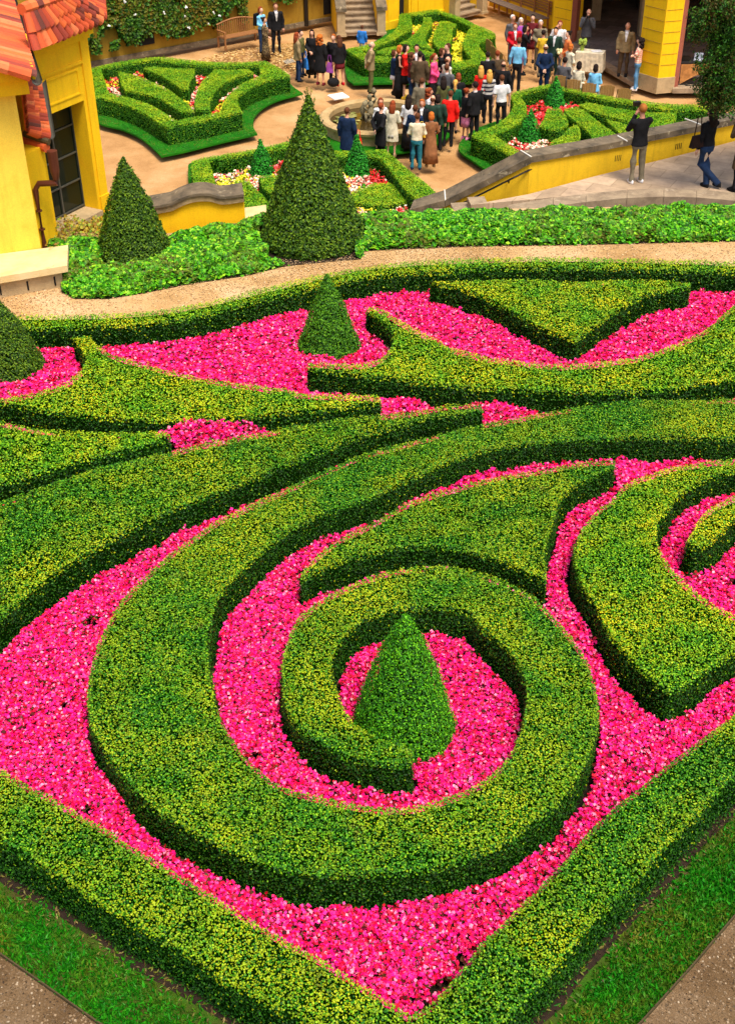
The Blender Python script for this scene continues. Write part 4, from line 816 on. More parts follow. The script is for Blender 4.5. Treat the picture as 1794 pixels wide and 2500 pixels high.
st.tube([c+Vector((-.1, -.12, .5)), c+Vector((-.25, -.3, .62)), c+Vector((-.22, -.34, .3))], [.11, .09, .07], 10)
st.tube([c+Vector((.1, -.12, .5)), c+Vector((.22, -.3, .6)), c+Vector((.26, -.3, .28))], [.11, .09, .07], 10)
st.tube([c+Vector((-.17, 0, 1.0)), c+Vector((-.32, -.05, .85)), c+Vector((-.2, -.2, .75))], [.07, .06, .05], 8)
st.tube([c+Vector((.15, 0, 1.0)), c+Vector((.3, 0, 1.15)), c+Vector((.16, .02, 1.35))], [.07, .06, .05], 8)
st.lathe([(0, -.13), (.1, -.09), (.13, 0), (.1, .09), (0, .13)], c+Vector((-.04, 0, 1.2)), 14)
st.tube([c+Vector((.16, .05, 1.2)), c+Vector((.2, .06, 1.4)), c+Vector((.12, .04, 1.52))], [.12, .14, .1], 10)
st.tube([c+Vector((-.35, .1, .3)), c+Vector((-.42, .05, .7)), c+Vector((-.3, 0, .95)), c+Vector((-.15, .05, 1.05))], [.12, .15, .12, .08], 12)
st.V = [np.array(c)+(v-np.array(c))*np.array([.62, .62, .82]) for v in st.V]; o = st.build('fountain_statue', stonemat('mossy_stone', (.07, .06, .03), (.3, .25, .14), (.45, .4, .25), 6), smooth=True); tag(o, 'stone figure with a fish rising from the fountain basin', 'statue'); 
b = MB()
for k in range(26):
    a = rng.random()*6.28; q = Vector((fc.x+.35, fc.y-.75, LOW+.28)); L = rng.uniform(.3, .6); d = Vector((math.cos(a)*.6, math.sin(a)*.6, .8)).normalized()
    s_ = Vector((-d.y, d.x, 0)).normalized()*.025; b.add(np.array([q-s_, q+s_, q+d*L*.6+s_*.7, q+d*L+Vector((0, 0, -.05)), q+d*L*.6-s_*.7]), [(0, 1, 2, 3, 4)], 0)
o = b.build('iris_plant', leaf_mat('iris_leaf', [(0, (.1, .2, .02)), (1, (.5, .5, .08))])); tag(o, 'spiky water iris growing in the basin near the men in dark suits', 'plant')
def flat(name, px, z, th, mat, label, cat):
    b = MB(); P = [at(x, y, z) for x, y in px]; b.prism([(p.x, p.y) for p in P], z-th, z, 0); o = b.build(name, mat); return tag(o, label, cat)
flat('access_cover', [(799, 232), (816, 242), (853, 236), (836, 225)], LOW+.04, .04, plain('pale_cover', (.85, .84, .82), .5), 'flat white cover plate on the gravel beside the fountain', 'cover plate')
gr = MB(); base = [at(x, y, LOW+.01) for x, y in ((690, 150), (700, 157), (722, 151), (713, 144))]; gr.prism([(p.x, p.y) for p in base], LOW-.01, LOW+.008, 0)
for k in range(6):
    t = (k+.5)/6; a = base[0].lerp(base[3], t); c = base[1].lerp(base[2], t); gr.tube([a+Vector((0, 0, .012)), c+Vector((0, 0, .012))], .022, 4, 1)
o = gr.build('drain_grate', [MT['dark_void'], plain('grate_stone', (.45, .42, .35), .7)]); tag(o, 'slotted drain grate in the gravel near the bench group', 'grate')
# fallen leaves near the bench
b = MB(); lp = wp([(400, 135), (560, 85), (700, 68), (830, 70), (830, 110), (740, 130), (700, 150), (620, 145), (480, 140)]); lo, hi = lp.min(0), lp.max(0); p = lo+rng.random((16000, 2))*(hi-lo); p = p[inside(p, lp)]; p = p[rng.random(len(p)) < .35+.5*vnoise(p, .9)]
b.leaves(np.column_stack([p, np.full(len(p), LOW+.012)]), np.tile([0, 0, 1.], (len(p), 1)), .1*rng.uniform(.6, 1.3, len(p)), 0, wid=.4, rough=.3)
o = b.build('fallen_leaves', leaf_mat('dry_leaf', [(0, (.2, .08, .02)), (.5, (.45, .25, .06)), (1, (.75, .55, .25))])); tag(o, label='dry fallen leaves over the gravel by the wooden bench', kind='stuff')
# ---- rose wall
RWt = empty('rose_wall', (-5, 50, LOW), 'long yellow garden wall behind the climbing roses and the bench', 'wall')
ra, rb = at(287, 150, LOW), at(812, 50, LOW); rd = (rb-ra).normalized(); rn = Vector((-rd.y, rd.x, 0)); ra = ra-rd*8
RL = (rb-ra).length
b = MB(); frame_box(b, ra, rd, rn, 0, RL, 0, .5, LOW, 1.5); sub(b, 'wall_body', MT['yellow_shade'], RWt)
b = MB(); frame_box(b, ra, rd, rn, 0, RL, -.06, 0, LOW, LOW+.18); sub(b, 'base_course', MT['dark_stone'], RWt)
def wallat(px, py):   # distance along and height on the rose wall
    lo_, hi_ = 0, RL+6
    for _ in range(40):
        s_ = (lo_+hi_)/2; P = ra+rd*s_; z_ = zat((P.x, P.y, LOW), py)
        if proj((P.x, P.y, z_))[0] < px: lo_ = s_
        else: hi_ = s_
    return s_, z_
b = MB(); s0, z0_ = wallat(341, 112); s1, z1_ = wallat(375, 84); frame_box(b, ra, rd, rn, s0, s1, -.04, 0, z0_, z1_+.15); sub(b, 'wall_hatch', MT['dark_void'], RWt)
b = MB(); s0, _ = wallat(745, 40); q = ra+rd*s0-rn*.08; b.tube([V3(q, LOW), V3(q, 1.2)], .09, 10); o = b.build('wall_downpipe', MT['iron']); tag(o, 'dark vertical downpipe on the rear wall left of the stone stair', 'downpipe')
b = MB(); s0, _ = wallat(790, 40); s1, _ = wallat(812, 40); frame_box(b, ra, rd, rn, s0, s1+.4, -.03, 0, LOW+.3, 1.4); sub(b, 'dark_door', MT['dark_void'], RWt)
def climber(name, s0, s1, zlo, zhi, nleaf, nbl, label, seed, dens_lo=.1, stems=7):
    r2 = np.random.default_rng(seed); b = MB()
    for k in range(stems):
        s_ = r2.uniform(s0, s1); pts_ = []; x = s_; z = LOW
        for j in range(9): pts_.append(ra+rd*x-rn*r2.uniform(.04, .16)+Vector((0, 0, z))); z += (zhi-LOW)*.11; x += r2.normal(0, .22)
        b.tube(pts_, [.028-.002*j for j in range(9)], 5, 1)
    s_ = r2.uniform(s0-.3, s1+.3, nleaf*3); z = zlo+(zhi-zlo)*r2.random(nleaf*3)**.8; q = np.column_stack([s_, z]); keep = (vnoise(q, 1.9, seed)*.8+.5*vnoise(q, 4.5, seed+3)+.9*(z-zlo)/(zhi-zlo)+.3) > r2.random(nleaf*3)*.5; keep &= z > zlo+.3+.45*vnoise(np.column_stack([s_, s_*0]), 1.7, seed*0+2)+.3*vnoise(np.column_stack([s_, s_*0]), 5.1, 9)+r2.normal(0, .12, nleaf*3); s_, z = s_[keep][:nleaf], z[keep][:nleaf]; n_ = len(s_)
    P = np.array(ra)+np.outer(s_, np.array(rd))-np.outer(.05+.3*r2.random(n_)**1.5, np.array(rn)); P[:, 2] = z
    b.leaves(P, np.tile([-rn.x, -rn.y, .4], (n_, 1)), .13*r2.uniform(.5, 1.2, n_), 0, wid=.4, rough=1.2)
    if nbl:
        i = r2.choice(n_, nbl); 
        for k in range(5): b.leaves(P[i]-np.array(rn)*.15+r2.normal(0, .02, (nbl, 3)), np.tile([-rn.x, -rn.y, .4], (nbl, 1)), np.full(nbl, .075), 2, wid=.5, rough=1.3)
    o = b.build(name, [leaf_mat('rose_leaf', [(0, (.005, .025, .002)), (.5, (.02, .10, .004)), (1, (.09, .22, .01))], (.2, .14, .01), .9), MT['wood'], plain('white_rose', (.9, .88, .85), .5)]); return tag(o, label, 'climbing plant', 'climbers on the rear wall')
sA_, _ = wallat(225, 150); sB_, _ = wallat(585, 90)
for k in range(4):
    a = sA_-.2+(sB_-sA_+.2)*k/4; c = sA_-.2+(sB_-sA_+.2)*(k+1)/4
    climber('climbing_rose', a, c, LOW+.45, -.6, 15000, 16, ['climbing rose beside the pavilion roof, white blooms', 'climbing rose above the dark wall hatch, white blooms', 'climbing rose with bare stems left of the bench', 'climbing rose reaching over the bench'][k], 11+k)
for k, (x0_, x1_) in enumerate(((672, 705), (715, 735), (748, 775))):
    a, _ = wallat(x0_, 50); c, _ = wallat(x1_, 50); climber('trained_vine', a, c, LOW+1.0, -.9, 1500, 0, ['trained vine behind the man in the black suit', 'trained vine left of the dark downpipe', 'trained vine right of the dark downpipe'][k], 31+k, stems=4)
# ---- bench (curved back, slatted)
def bench(name, P, yaw, L, label):
    r_ = empty(name, P, label, 'bench', 'wooden garden benches', yaw)
    def sb(b, nm): o = b.build(nm, MT['wood']); o.parent = r_; return o
    b = MB()
    for k in range(5): b.box((0, -.2+k*.1, .43), (L, .08, .03))
    sb(b, 'seat'); b = MB(); n_ = int(L/.09)
    for k in range(n_):
        x = -L/2+(k+.5)*L/n_; h = .38+.14*math.cos(x/L*math.pi); b.box((x, .29, .45+h/2), (.04, .02, h))
    pts_ = [(-L/2+L*t, .29, .45+.38+.14*math.cos((t-.5)*math.pi)+.02) for t in np.linspace(0, 1, 13)]; b.tube(pts_, .032, 6); sb(b, 'backrest')
    for sx_ in (-1, 1):
        b = MB(); b.box((sx_*(L/2-.03), -.24, .32), (.06, .06, .64)); b.box((sx_*(L/2-.03), .02, .655), (.07, .58, .035)); sb(b, 'armrest')
        b = MB(); b.box((sx_*(L/2-.03), .28, .21), (.06, .06, .42)); sb(b, 'leg')
    return r_
bp = at(590, 118, LOW); bench('park_bench', (bp.x-.05, bp.y+.4, LOW), math.atan2(rd.y, rd.x), 1.75, 'slatted wooden bench with arched back by the rose wall')
# ---- stone stairs at the rear
def stairs(name, L_, R_, n_, run, rise, label, pw=.32):
    a, c = at(*L_, LOW), at(*R_, LOW); d = (c-a).normalized(); nn = Vector((-d.y, d.x, 0)); W = (c-a).length
    r_ = empty(name, a, label, 'stairs', 'stone stairs at the rear')
    b = MB()
    for k in range(n_):
        frame_box(b, a, d, nn, 0, W, k*run, (k+1)*run+.5, LOW+k*rise, LOW+(k+1)*rise-.05); frame_box(b, a, d, nn, -.02, W+.02, k*run-.04, (k+1)*run+.3, LOW+(k+1)*rise-.05, LOW+(k+1)*rise)
    sub(b, 'steps', MT['step_stone'], r_)
    for s_ in (0, 1):
        b = MB(); x0_ = -pw if s_ == 0 else W; frame_box(b, a, d, nn, x0_, x0_+pw, -.1, .25, LOW, LOW+.95); frame_box(b, a, d, nn, x0_-.04, x0_+pw+.04, -.14, .3, LOW, LOW+.1)
        sub(b, 'pillar', MT['sandstone'], r_)
        b = MB(); O = a+d*x0_; V = [O+nn*-.16+d*-.05, O+nn*-.16+d*(pw+.05), O+nn*(n_*run)+d*(pw+.05), O+nn*(n_*run)-d*.05]; zz = [.95, .95, .95+n_*rise, .95+n_*rise]
        V = [v+Vector((0, 0, z_)) for v, z_ in zip(V, zz)]; slab4(b, V[0]+Vector((0, 0, .14)), V[1]+Vector((0, 0, .14)), V[2]+Vector((0, 0, .14)), V[3]+Vector((0, 0, .14)), .14); 
        sub(b, 'stone_coping', MT['dark_stone'], r_)
        b = MB(); O2 = O+nn*.25; Vb = [O2, O2+d*pw, O+nn*(n_*run)+d*pw, O+nn*(n_*run)]; zt = [LOW+.95+.2, LOW+.95+.2, LOW+.9+n_*rise, LOW+.9+n_*rise]
        tv = [Vector((v.x, v.y, z_)) for v, z_ in zip(Vb, zt)]; bv = [Vector((v.x, v.y, LOW)) for v in Vb]
        b.add(np.array(tv+bv), [(0, 1, 2, 3), (7, 6, 5, 4), (0, 4, 5, 1), (1, 5, 6, 2), (2, 6, 7, 3), (3, 7, 4, 0)], 0); sub(b, 'side_wall', MT['yellow_far'], r_)
    return a, d, nn, W
sa, sd_, sn, SW = stairs('stone_staircase', (843, 88), (921, 85), 11, .3, .165, 'wide stone staircase with coped side walls behind the boy in blue')
stairs('stone_staircase', (1118, 47), (1172, 34), 8, .32, .17, 'stone staircase at the rear right, beside the long bench', .3)
# rear facade right of the stair
RB = empty('rear_facade', (3, 53, LOW), 'yellow rear facade with dark doorways between the two staircases', 'building')
f0 = sa+sd_*(SW+.36)+sn*.5; f1 = at(1112, 55, LOW)+Vector((0, 1.2, 0)); fdv = (f1-f0).normalized(); fnv = Vector((-fdv.y, fdv.x, 0)); FL = (f1-f0).length
def fs(px):
    lo_, hi_ = -2, FL+8
    for _ in range(40):
        s_ = (lo_+hi_)/2; P = f0+fdv*s_
        if proj((P.x, P.y, LOW+1.5))[0] < px: lo_ = s_
        else: hi_ = s_
    return s_
b = MB(); d0, d1 = fs(975), fs(998)
frame_box(b, f0, fdv, fnv, -.1, d0, 0, .5, LOW, 1.6); frame_box(b, f0, fdv, fnv, d1, FL, 0, .5, LOW, 1.6); frame_box(b, f0, fdv, fnv, d0, d1, .35, .5, LOW, 1.6)
sub(b, 'wall', MT['yellow'], RB)
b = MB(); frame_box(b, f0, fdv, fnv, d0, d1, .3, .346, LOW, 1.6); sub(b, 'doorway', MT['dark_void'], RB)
b = MB()
for x_ in (945, 1003, 1020, 1100): s_ = fs(x_); frame_box(b, f0, fdv, fnv, s_, s_+.12, -.05, 0, LOW, 1.6)
frame_box(b, f0, fdv, fnv, 0, FL, -.06, 0, LOW, LOW+.35); sub(b, 'moulding', MT['yellow'], RB)
b = MB(); b.box((0.1, 56.6, -1.2), (9, .5, 8)); b.box((6.5, 58.2, -1.2), (9, .5, 8)); sub(b, 'rear_wall', MT['yellow_far'], RB)
# long bench against its wall
BW = empty('bench_wall', (6.5, 53, LOW), 'ochre wall behind the long slatted bench', 'wall')
w0 = at(1205, 24, LOW)+Vector((0, .5, 0)); w1 = at(1350, 84, LOW)+Vector((.3, .3, 0)); wdv = (w1-w0).normalized(); wnv = Vector((-wdv.y, wdv.x, 0)); wnv = wnv if wnv.y > 0 else -wnv
b = MB(); frame_box(b, w0, wdv, wnv, -.3, (w1-w0).length, 0, .4, LOW, 1.6); sub(b, 'wall_body', MT['yellow_far'], BW)
LB = empty('long_bench', at(1270, 55, LOW), 'long dark slatted bench against the ochre wall behind the old couple', 'bench', 'wooden garden benches')
WL = (w1-w0).length
b = MB()
for k in range(4): frame_box(b, w0, wdv, -wnv, .2, WL-.6, .12+.13*k, .22+.13*k, LOW+.42, LOW+.46)
sub(b, 'seat', plain('grey_old_wood', (.2, .15, .12), .7), LB)
b = MB()
for k in range(5): frame_box(b, w0, wdv, -wnv, .2, WL-.6, .04, .07, LOW+.55+.11*k, LOW+.62+.11*k)
sub(b, 'backrest', MT['wood'], LB)
for k in range(5):
    b = MB(); s_ = .25+k*(WL-1)/4; frame_box(b, w0, wdv, -wnv, s_, s_+.06, .08, .14, LOW, LOW+1.05); frame_box(b, w0, wdv, -wnv, s_, s_+.06, .5, .56, LOW, LOW+.42); sub(b, 'leg', MT['wood'], LB)
# ---- loggia
LO = empty('loggia', (10, 46, LOW), 'yellow arcaded loggia with rusticated corner pier and dark interior', 'building')
a1, a2 = at(1345, 102, LOW), at(1388, 113, LOW); b1, b2, b3 = at(1549, 213, LOW), at(1600, 229, LOW), at(1641, 225, LOW)
PT = .4
def pier(b, poly, z0_, z1_): b.prism([(p.x, p.y) for p in poly], z0_, z1_, 0)
back = Vector((1.0, .55, 0))
p1 = [a1, a2, a2+Vector((.5, .5, 0)), a1+Vector((.7, 1.2, 0))]
b = MB(); pier(b, p1, LOW+.5, PT); sub(b, 'pier', MT['yellow'], LO); b = MB()
def inset(P, k): c_ = sum(P, Vector())/len(P); return [c_+(v-c_)*k for v in P]
p2 = [b1, b2, b3, b3+Vector((.1, .9, 0)), b1+Vector((.9, .9, 0))]
pier(b, p2, LOW+.53, PT)
sub(b, 'pier', MT['yellow'], LO)
b = MB(); pier(b, inset(p1, 1.06), LOW, LOW+.5); sub(b, 'pier_base', MT['sandstone'], LO); b = MB(); pier(b, inset(p2, 1.05), LOW, LOW+.53); sub(b, 'pier_base', MT['sandstone'], LO)
b = MB(); jr = plain('joint_groove', (.3, .16, .02), .9)
for k in range(8):
    z = LOW+.95+k*.36
    for q0, q1 in ((b1, b2), (b2, b3)):
        c_ = (b1+b3)/2+Vector((.4, .45, 0)); qa = c_+(q0-c_)*1.004; qb = c_+(q1-c_)*1.004; b.tube([V3(qa.lerp(qb, .06), z), V3(qa.lerp(qb, .94), z)], .009, 4)
    b.tube([V3(a1.lerp(a2, .06), z), V3(a1.lerp(a2, .94), z)], .009, 4)
o = sub(b, 'joint_groove', jr, LO); o['kind'] = 'stuff'
b = MB(); j = b3+Vector((.05, .05, 0)); b.prism([(b3.x, b3.y), (b3.x+.18, b3.y+.12), (b3.x+.15, b3.y+.9), (b3.x+.0, b3.y+.9)], LOW, PT, 0); sub(b, 'jamb', MT['pink_stone'], LO); b = MB()
b.prism([(a2.x, a2.y), (a2.x+.2, a2.y+.05), (a2.x+.5, a2.y+.6), (a2.x+.3, a2.y+.6)], LOW, PT, 0); sub(b, 'jamb', MT['pink_stone'], LO)
fl = [a2+Vector((.05, -.1, 0)), at(1398, 118, LOW), at(1548, 205, LOW), b2+Vector((.1, .2, 0)), at(1644, 222, LOW), at(1760, 222, LOW), Vector((20, 47, 0)), Vector((20, 60, 0)), a2+Vector((.5, 8, 0))]
b = MB(); b.prism([(p.x, p.y) for p in fl], LOW-.02, LOW+.15, 0); sub(b, 'floor', MT['paving_in'], LO)
b = MB(); q = [at(1388, 116, LOW+.1), at(1548, 208, LOW+.1), at(1556, 199, LOW+.1), at(1402, 108, LOW+.1)]; b.prism([(p.x, p.y) for p in q], LOW, LOW+.155, 0)
q = [at(1640, 228, LOW), at(1740, 228, LOW), at(1740, 214, LOW), at(1645, 214, LOW)]; b.prism([(p.x, p.y) for p in q], LOW, LOW+.16, 0); sub(b, 'step', MT['step_stone'], LO)
b = MB(); b.box((14, 59, -1.6), (14, .4, 4)); b.box((20.2, 52, -1.6), (.4, 14, 4)); b.box((8.2, 55.6, -1.6), (.4, 8, 4)); b.box((12.2, 55, -1.6), (1.2, .5, 4)); sub(b, 'inner_wall', MT['shade_wall'], LO)
b = MB(); c_ = [a1+Vector((-.1, -.1, 0)), b1+Vector((-.15, -.1, 0)), b2+Vector((0, -.15, 0)), Vector((20.3, 43.6, 0)), Vector((20.3, 59.3, 0)), Vector((8, 59.3, 0))]; b.prism([(p.x, p.y) for p in c_], PT, PT+1.4, 0); sub(b, 'upper_storey', MT['yellow_far'], LO)
for x_, y_ in ((9.5, 53.0), (11.0, 50.5)):
    b = MB(); b.box((x_, y_, -1.6), (.4, .4, 4)); sub(b, 'inner_pillar', MT['sandstone'], LO)
# ---- hanging conifer at right
def conifer():
    r_ = empty('conifer_tree', (9.4, 25.3, -.15), 'dark green conifer with drooping sprays at the right edge', 'tree')
    b = MB(); b.tube([(9.6, 25.2, -.3), (9.45, 25.2, 2), (9.2, 25.1, 4.5), (9.0, 25.0, 6.5)], [.2, .17, .12, .04], 10)
    L = MB(); PP = []; NN = []
    rg = np.random.default_rng(5)
    for k in range(34):
        z = rg.uniform(2.2, 6.0); a = rg.uniform(0, 2*math.pi) if k > 20 else rg.uniform(2.6, 3.9); ln = rg.uniform(1.2, 2.1)*(1-.08*(z-2)); s = Vector((9.3, 25.15, z)); d = Vector((math.cos(a), math.sin(a), .05))
        e = s+d*ln+Vector((0, 0, -.45*ln)); b.tube([s, s.lerp(e, .5)+Vector((0, 0, .15)), e], [.045, .03, .01], 5)
        for j in range(26):
            t = rg.uniform(.25, 1.05); q = s.lerp(e, t)+Vector(rg.normal(0, .13, 3)); m_ = 70; dr = rg.normal(0, 1, (m_, 3))*np.array([.11, .11, .15]); dr[:, 2] -= .08
            PP.append(np.array(q)+dr); NN.append(rg.normal(0, 1, (m_, 3)))
    for (px, py, d_, sz) in ((1745, 35, 24.6, .24), (1715, 60, 24.6, .2), (1760, 110, 24.5, .26), (1705, 150, 24.6, .0), (1740, 165, 24.5, .24), (1775, 190, 24.4, .28), (1730, 205, 24.5, .18), (1766, 240, 24.4, .22), (1738, 245, 24.5, .17), (1722, 222, 24.6, .14), (1790, 60, 24.5, .3), (1790, 140, 24.5, .26), (1788, 230, 24.4, .22), (1698, 72, 24.6, .12), (1770, 15, 24.5, .28), (1710, 240, 24.4, .08)):
        if sz == 0: continue
        dr_ = RMn @ np.array([(px-897)/FPX, -(py-1250)/FPX, -1.0]); t = d_/dr_[1]; c_ = np.array([0, 0, CAM_Z])+dr_*t
        nb = int(26*(sz/.2)**2)
        for j in range(nb):
            q = c_+rg.normal(0, sz*.55, 3); m_ = 60; PP.append(q+rg.normal(0, 1, (m_, 3))*np.array([.05, .05, .07])); NN.append(rg.normal(0, 1, (m_, 3)))
        b.tube([Vector((9.3, 25.15, c_[2]+.5)), Vector(c_)+Vector((.4, .05, .2)), Vector(c_)], [.03, .02, .008], 5)
    PP = np.concatenate(PP); NN = np.concatenate(NN); L.leaves(PP, NN, .055*rg.uniform(.6, 1.4, len(PP)), 0, wid=.25, up=(0, 0, -.6))
    sub(b, 'trunk', plain('bark', (.1, .06, .03), .9), r_); sub(L, 'crown', leaf_mat('conifer_spray', [(0, (.003, .025, .003)), (.55, (.014, .1, .006)), (1, (.07, .26, .01))], (.09, .06, .01), 1.7), r_)
conifer()
# ================================================================ people
def remesh(o, vox):
    md = o.modifiers.new('r', 'REMESH'); md.mode = 'VOXEL'; md.voxel_size = vox; md.use_smooth_shade = True
    sm = o.modifiers.new('s', 'SMOOTH'); sm.factor = .5; sm.iterations = 2
    dg = bpy.context.evaluated_depsgraph_get(); me = bpy.data.meshes.new_from_object(o.evaluated_get(dg)); n_ = o.name; bpy.data.objects.remove(o); me.name = n_; return me
def ell(b, c, r, seg=14, rings=9):
    prof = [(max(1e-3, math.sin(math.pi*k/rings)), -math.cos(math.pi*k/rings)) for k in range(rings+1)]
    V = []
    for rr, z in prof:
        for k in range(seg):
            a = 2*math.pi*k/seg; V.append((c[0]+r[0]*rr*math.cos(a), c[1]+r[1]*rr*math.sin(a), c[2]+r[2]*z))
    F = [(i*seg+k, i*seg+(k+1) % seg, (i+1)*seg+(k+1) % seg, (i+1)*seg+k) for i in range(rings) for k in range(seg)]
    b.add(np.array(V), F+[tuple(range(seg))[::-1], tuple(rings*seg+k for k in range(seg))])
def rings(b, R_, seg=18):
    """stack of elliptical rings (cx, cy, z, rx, ry)"""
    V = []
    for cx, cy, z, rx, ry in R_:
        for k in range(seg):
            a = 2*math.pi*k/seg; V.append((cx+rx*math.cos(a), cy+ry*math.sin(a), z))
    n = len(R_); F = [(i*seg+k, i*seg+(k+1) % seg, (i+1)*seg+(k+1) % seg, (i+1)*seg+k) for i in range(n-1) for k in range(seg)]
    b.add(np.array(V), F+[tuple(range(seg))[::-1], tuple((n-1)*seg+k for k in range(seg))])
ARMS = {   # elbow, wrist for the right (+x) arm and the left (-x) arm, from the shoulder outwards
 'down': (((.25, -.02, 1.13), (.25, .05, .87)), ((-.25, -.02, 1.13), (-.25, .05, .87))),
 'front': (((.25, .02, 1.14), (.07, .22, 1.02)), ((-.25, .02, 1.14), (-.07, .22, 1.00))),
 'back': (((.27, -.12, 1.15), (.05, -.17, .97)), ((-.27, -.12, 1.15), (-.05, -.17, .95))),
 'camera': (((.225, .15, 1.19), (.06, .2, 1.49)), ((-.225, .15, 1.18), (-.05, .21, 1.47))),
 'bag': (((.27, .0, 1.14), (.25, .20, 1.04)), ((-.25, -.02, 1.13), (-.25, .04, .87))),
 'folded': (((.26, .08, 1.17), (-.08, .2, 1.16)), ((-.26, .08, 1.17), (.08, .22, 1.12))),
 'phone': (((.27, .1, 1.2), (.12, .12, 1.5)), ((-.25, -.02, 1.13), (-.25, .05, .87))),
}
def legs_of(pose):
    if pose == 'sit': return [((sx*.09, 0, .52), (sx*.1, .43, .50), (sx*.1, .42, .09)) for sx in (1, -1)]
    if pose == 'cross': return [((.085, 0, .9), (.10, .05, .48), (.06, -.06, .09)), ((-.085, 0, .9), (-.02, .12, .5), (.20, -.28, .13))]
    if pose == 'walk': return [((.085, 0, .9), (.09, .14, .5), (.09, .18, .09)), ((-.085, 0, .9), (-.09, .06, .48), (-.09, -.2, .12))]
    return [((sx*.085, 0, .9), (sx*.10, .015, .5), (sx*.115, -.01, .09)) for sx in (1, -1)]
_cache = {}
def off_sit(p, pose): return (p[0], p[1], p[2]-.38) if pose == 'sit' else p
def body_mesh(sex, arm, pose, fine):
    key = ('b', sex, arm, pose, fine)
    if key in _cache: return _cache[key]
    b = MB(); dz = -.38 if pose == 'sit' else 0; w = 1 if sex == 'm' else .88
    rings(b, [(0, 0, .84+dz, .13, .09), (0, 0, .93+dz, .155*(1.04 if sex == 'w' else 1), .105), (0, .0, 1.08+dz, .125*w, .09), (0, .01, 1.25+dz, .15*w, .105), (0, 0, 1.37+dz, .165*w, .09), (0, -.005, 1.44+dz, .10, .065), (0, -.005, 1.47+dz, .055, .055), (0, .01, 1.56+dz, .052, .055)])
    ell(b, (0, .02, 1.645+dz), (.074, .093, .108), 18, 12); ell(b, (0, .055, 1.60+dz), (.05, .055, .06)); ell(b, (0, .118, 1.635+dz), (.013, .02, .024), 8, 6)
    for s in (1, -1): ell(b, (s*.075, .01, 1.64+dz), (.014, .02, .03), 8, 6)
    for s, (el, wr) in zip((1, -1), ARMS[arm]):
        sh = (s*.175*w, 0, 1.39+dz); el = (el[0]*w, el[1], el[2]+dz); wr = (wr[0]*w, wr[1], wr[2]+dz)
        b.tube([sh, el, wr], [.052*w, .04*w, .028], 10); ell(b, sh, (.058*w, .058*w, .058*w))
        d = (Vector(wr)-Vector(el)).normalized(); pc = Vector(wr)+d*.05; sd = d.cross(Vector((0, 1, .2))).normalized()
        if sd.length < .5: sd = Vector((1, 0, 0))
        nn_ = d.cross(sd)
        b.tube([Vector(wr), Vector(wr)+d*.03, Vector(wr)+d*.09], [.026, .036, .034], 8)
        for k, L in enumerate((.062, .075, .07, .052)):
            o_ = pc+sd*(k-1.5)*.019+d*.035; b.tube([o_, o_+d*L*.55+nn_*.006, o_+d*L*.85+nn_*.025], [.0105, .010, .008], 6)
        o_ = Vector(wr)+d*.03+sd*-.028; b.tube([o_, o_+d*.035-sd*.02, o_+d*.06-sd*.022], [.012, .011, .009], 6)
    for hp, kn, an in legs_of(pose):
        b.tube([hp, kn, an], [.082, .055, .037], 12); ell(b, (an[0], an[1]+.045, an[2]-.045), (.04, .115, .04))
    o = b.build('person_body', []); me = remesh(o, .011 if fine else .015); _cache[key] = me; return me
def top_mesh(kind, sex, arm, pose, fine):
    key = ('t', kind, sex, arm, pose, fine)
    if key in _cache: return _cache[key]
    b = MB(); dz = -.38 if pose == 'sit' else 0; w = 1 if sex == 'm' else .88
    g = {'jacket': .03, 'coat': .035, 'shirt': .018, 'tee': .018, 'blouse': .02, 'dress': .015, 'vest': .02}[kind]
    hem = {'jacket': .80, 'coat': .50, 'shirt': .90, 'tee': .90, 'blouse': .86, 'dress': .9, 'vest': .88}[kind]
    if pose == 'sit': hem = max(hem, .84)
    R_ = []
    if hem < .9: R_.append((0, 0, hem+dz, .17+g+(.03 if kind == 'coat' else 0), .12+g))
    R_ += [(0, 0, max(hem+.01, .93)+dz, .155+g, .105+g), (0, 0, 1.08+dz, .132*w+g, .094+g), (0, .005, 1.25+dz, .155*w+g, .108+g), (0, 0, 1.37+dz, .17*w+g, .092+g), (0, -.005, 1.435+dz, .115*w+g, .07+g), (0, -.005, 1.465+dz, .065+g*.4, .058+g*.4)]
    rings(b, R_, 22)
    if kind != 'vest':
        for s, (el, wr) in zip((1, -1), ARMS[arm]):
            sh = Vector((s*.175*w, 0, 1.385+dz)); el = Vector((el[0]*w, el[1], el[2]+dz)); wr = Vector((wr[0]*w, wr[1], wr[2]+dz))
            if kind == 'tee': e2 = sh.lerp(el, .75); b.tube([sh, e2], [.062*w+g, .056*w+g], 12)
            else: b.tube([sh, el, wr], [.056*w+g, .044*w+g, .032+g*.7], 12)
            ell(b, sh, (.06*w+g, .06*w+g, .055*w+g))
    o = b.build('garment', []); me = remesh(o, .013 if fine else .017); _cache[key] = me; return me
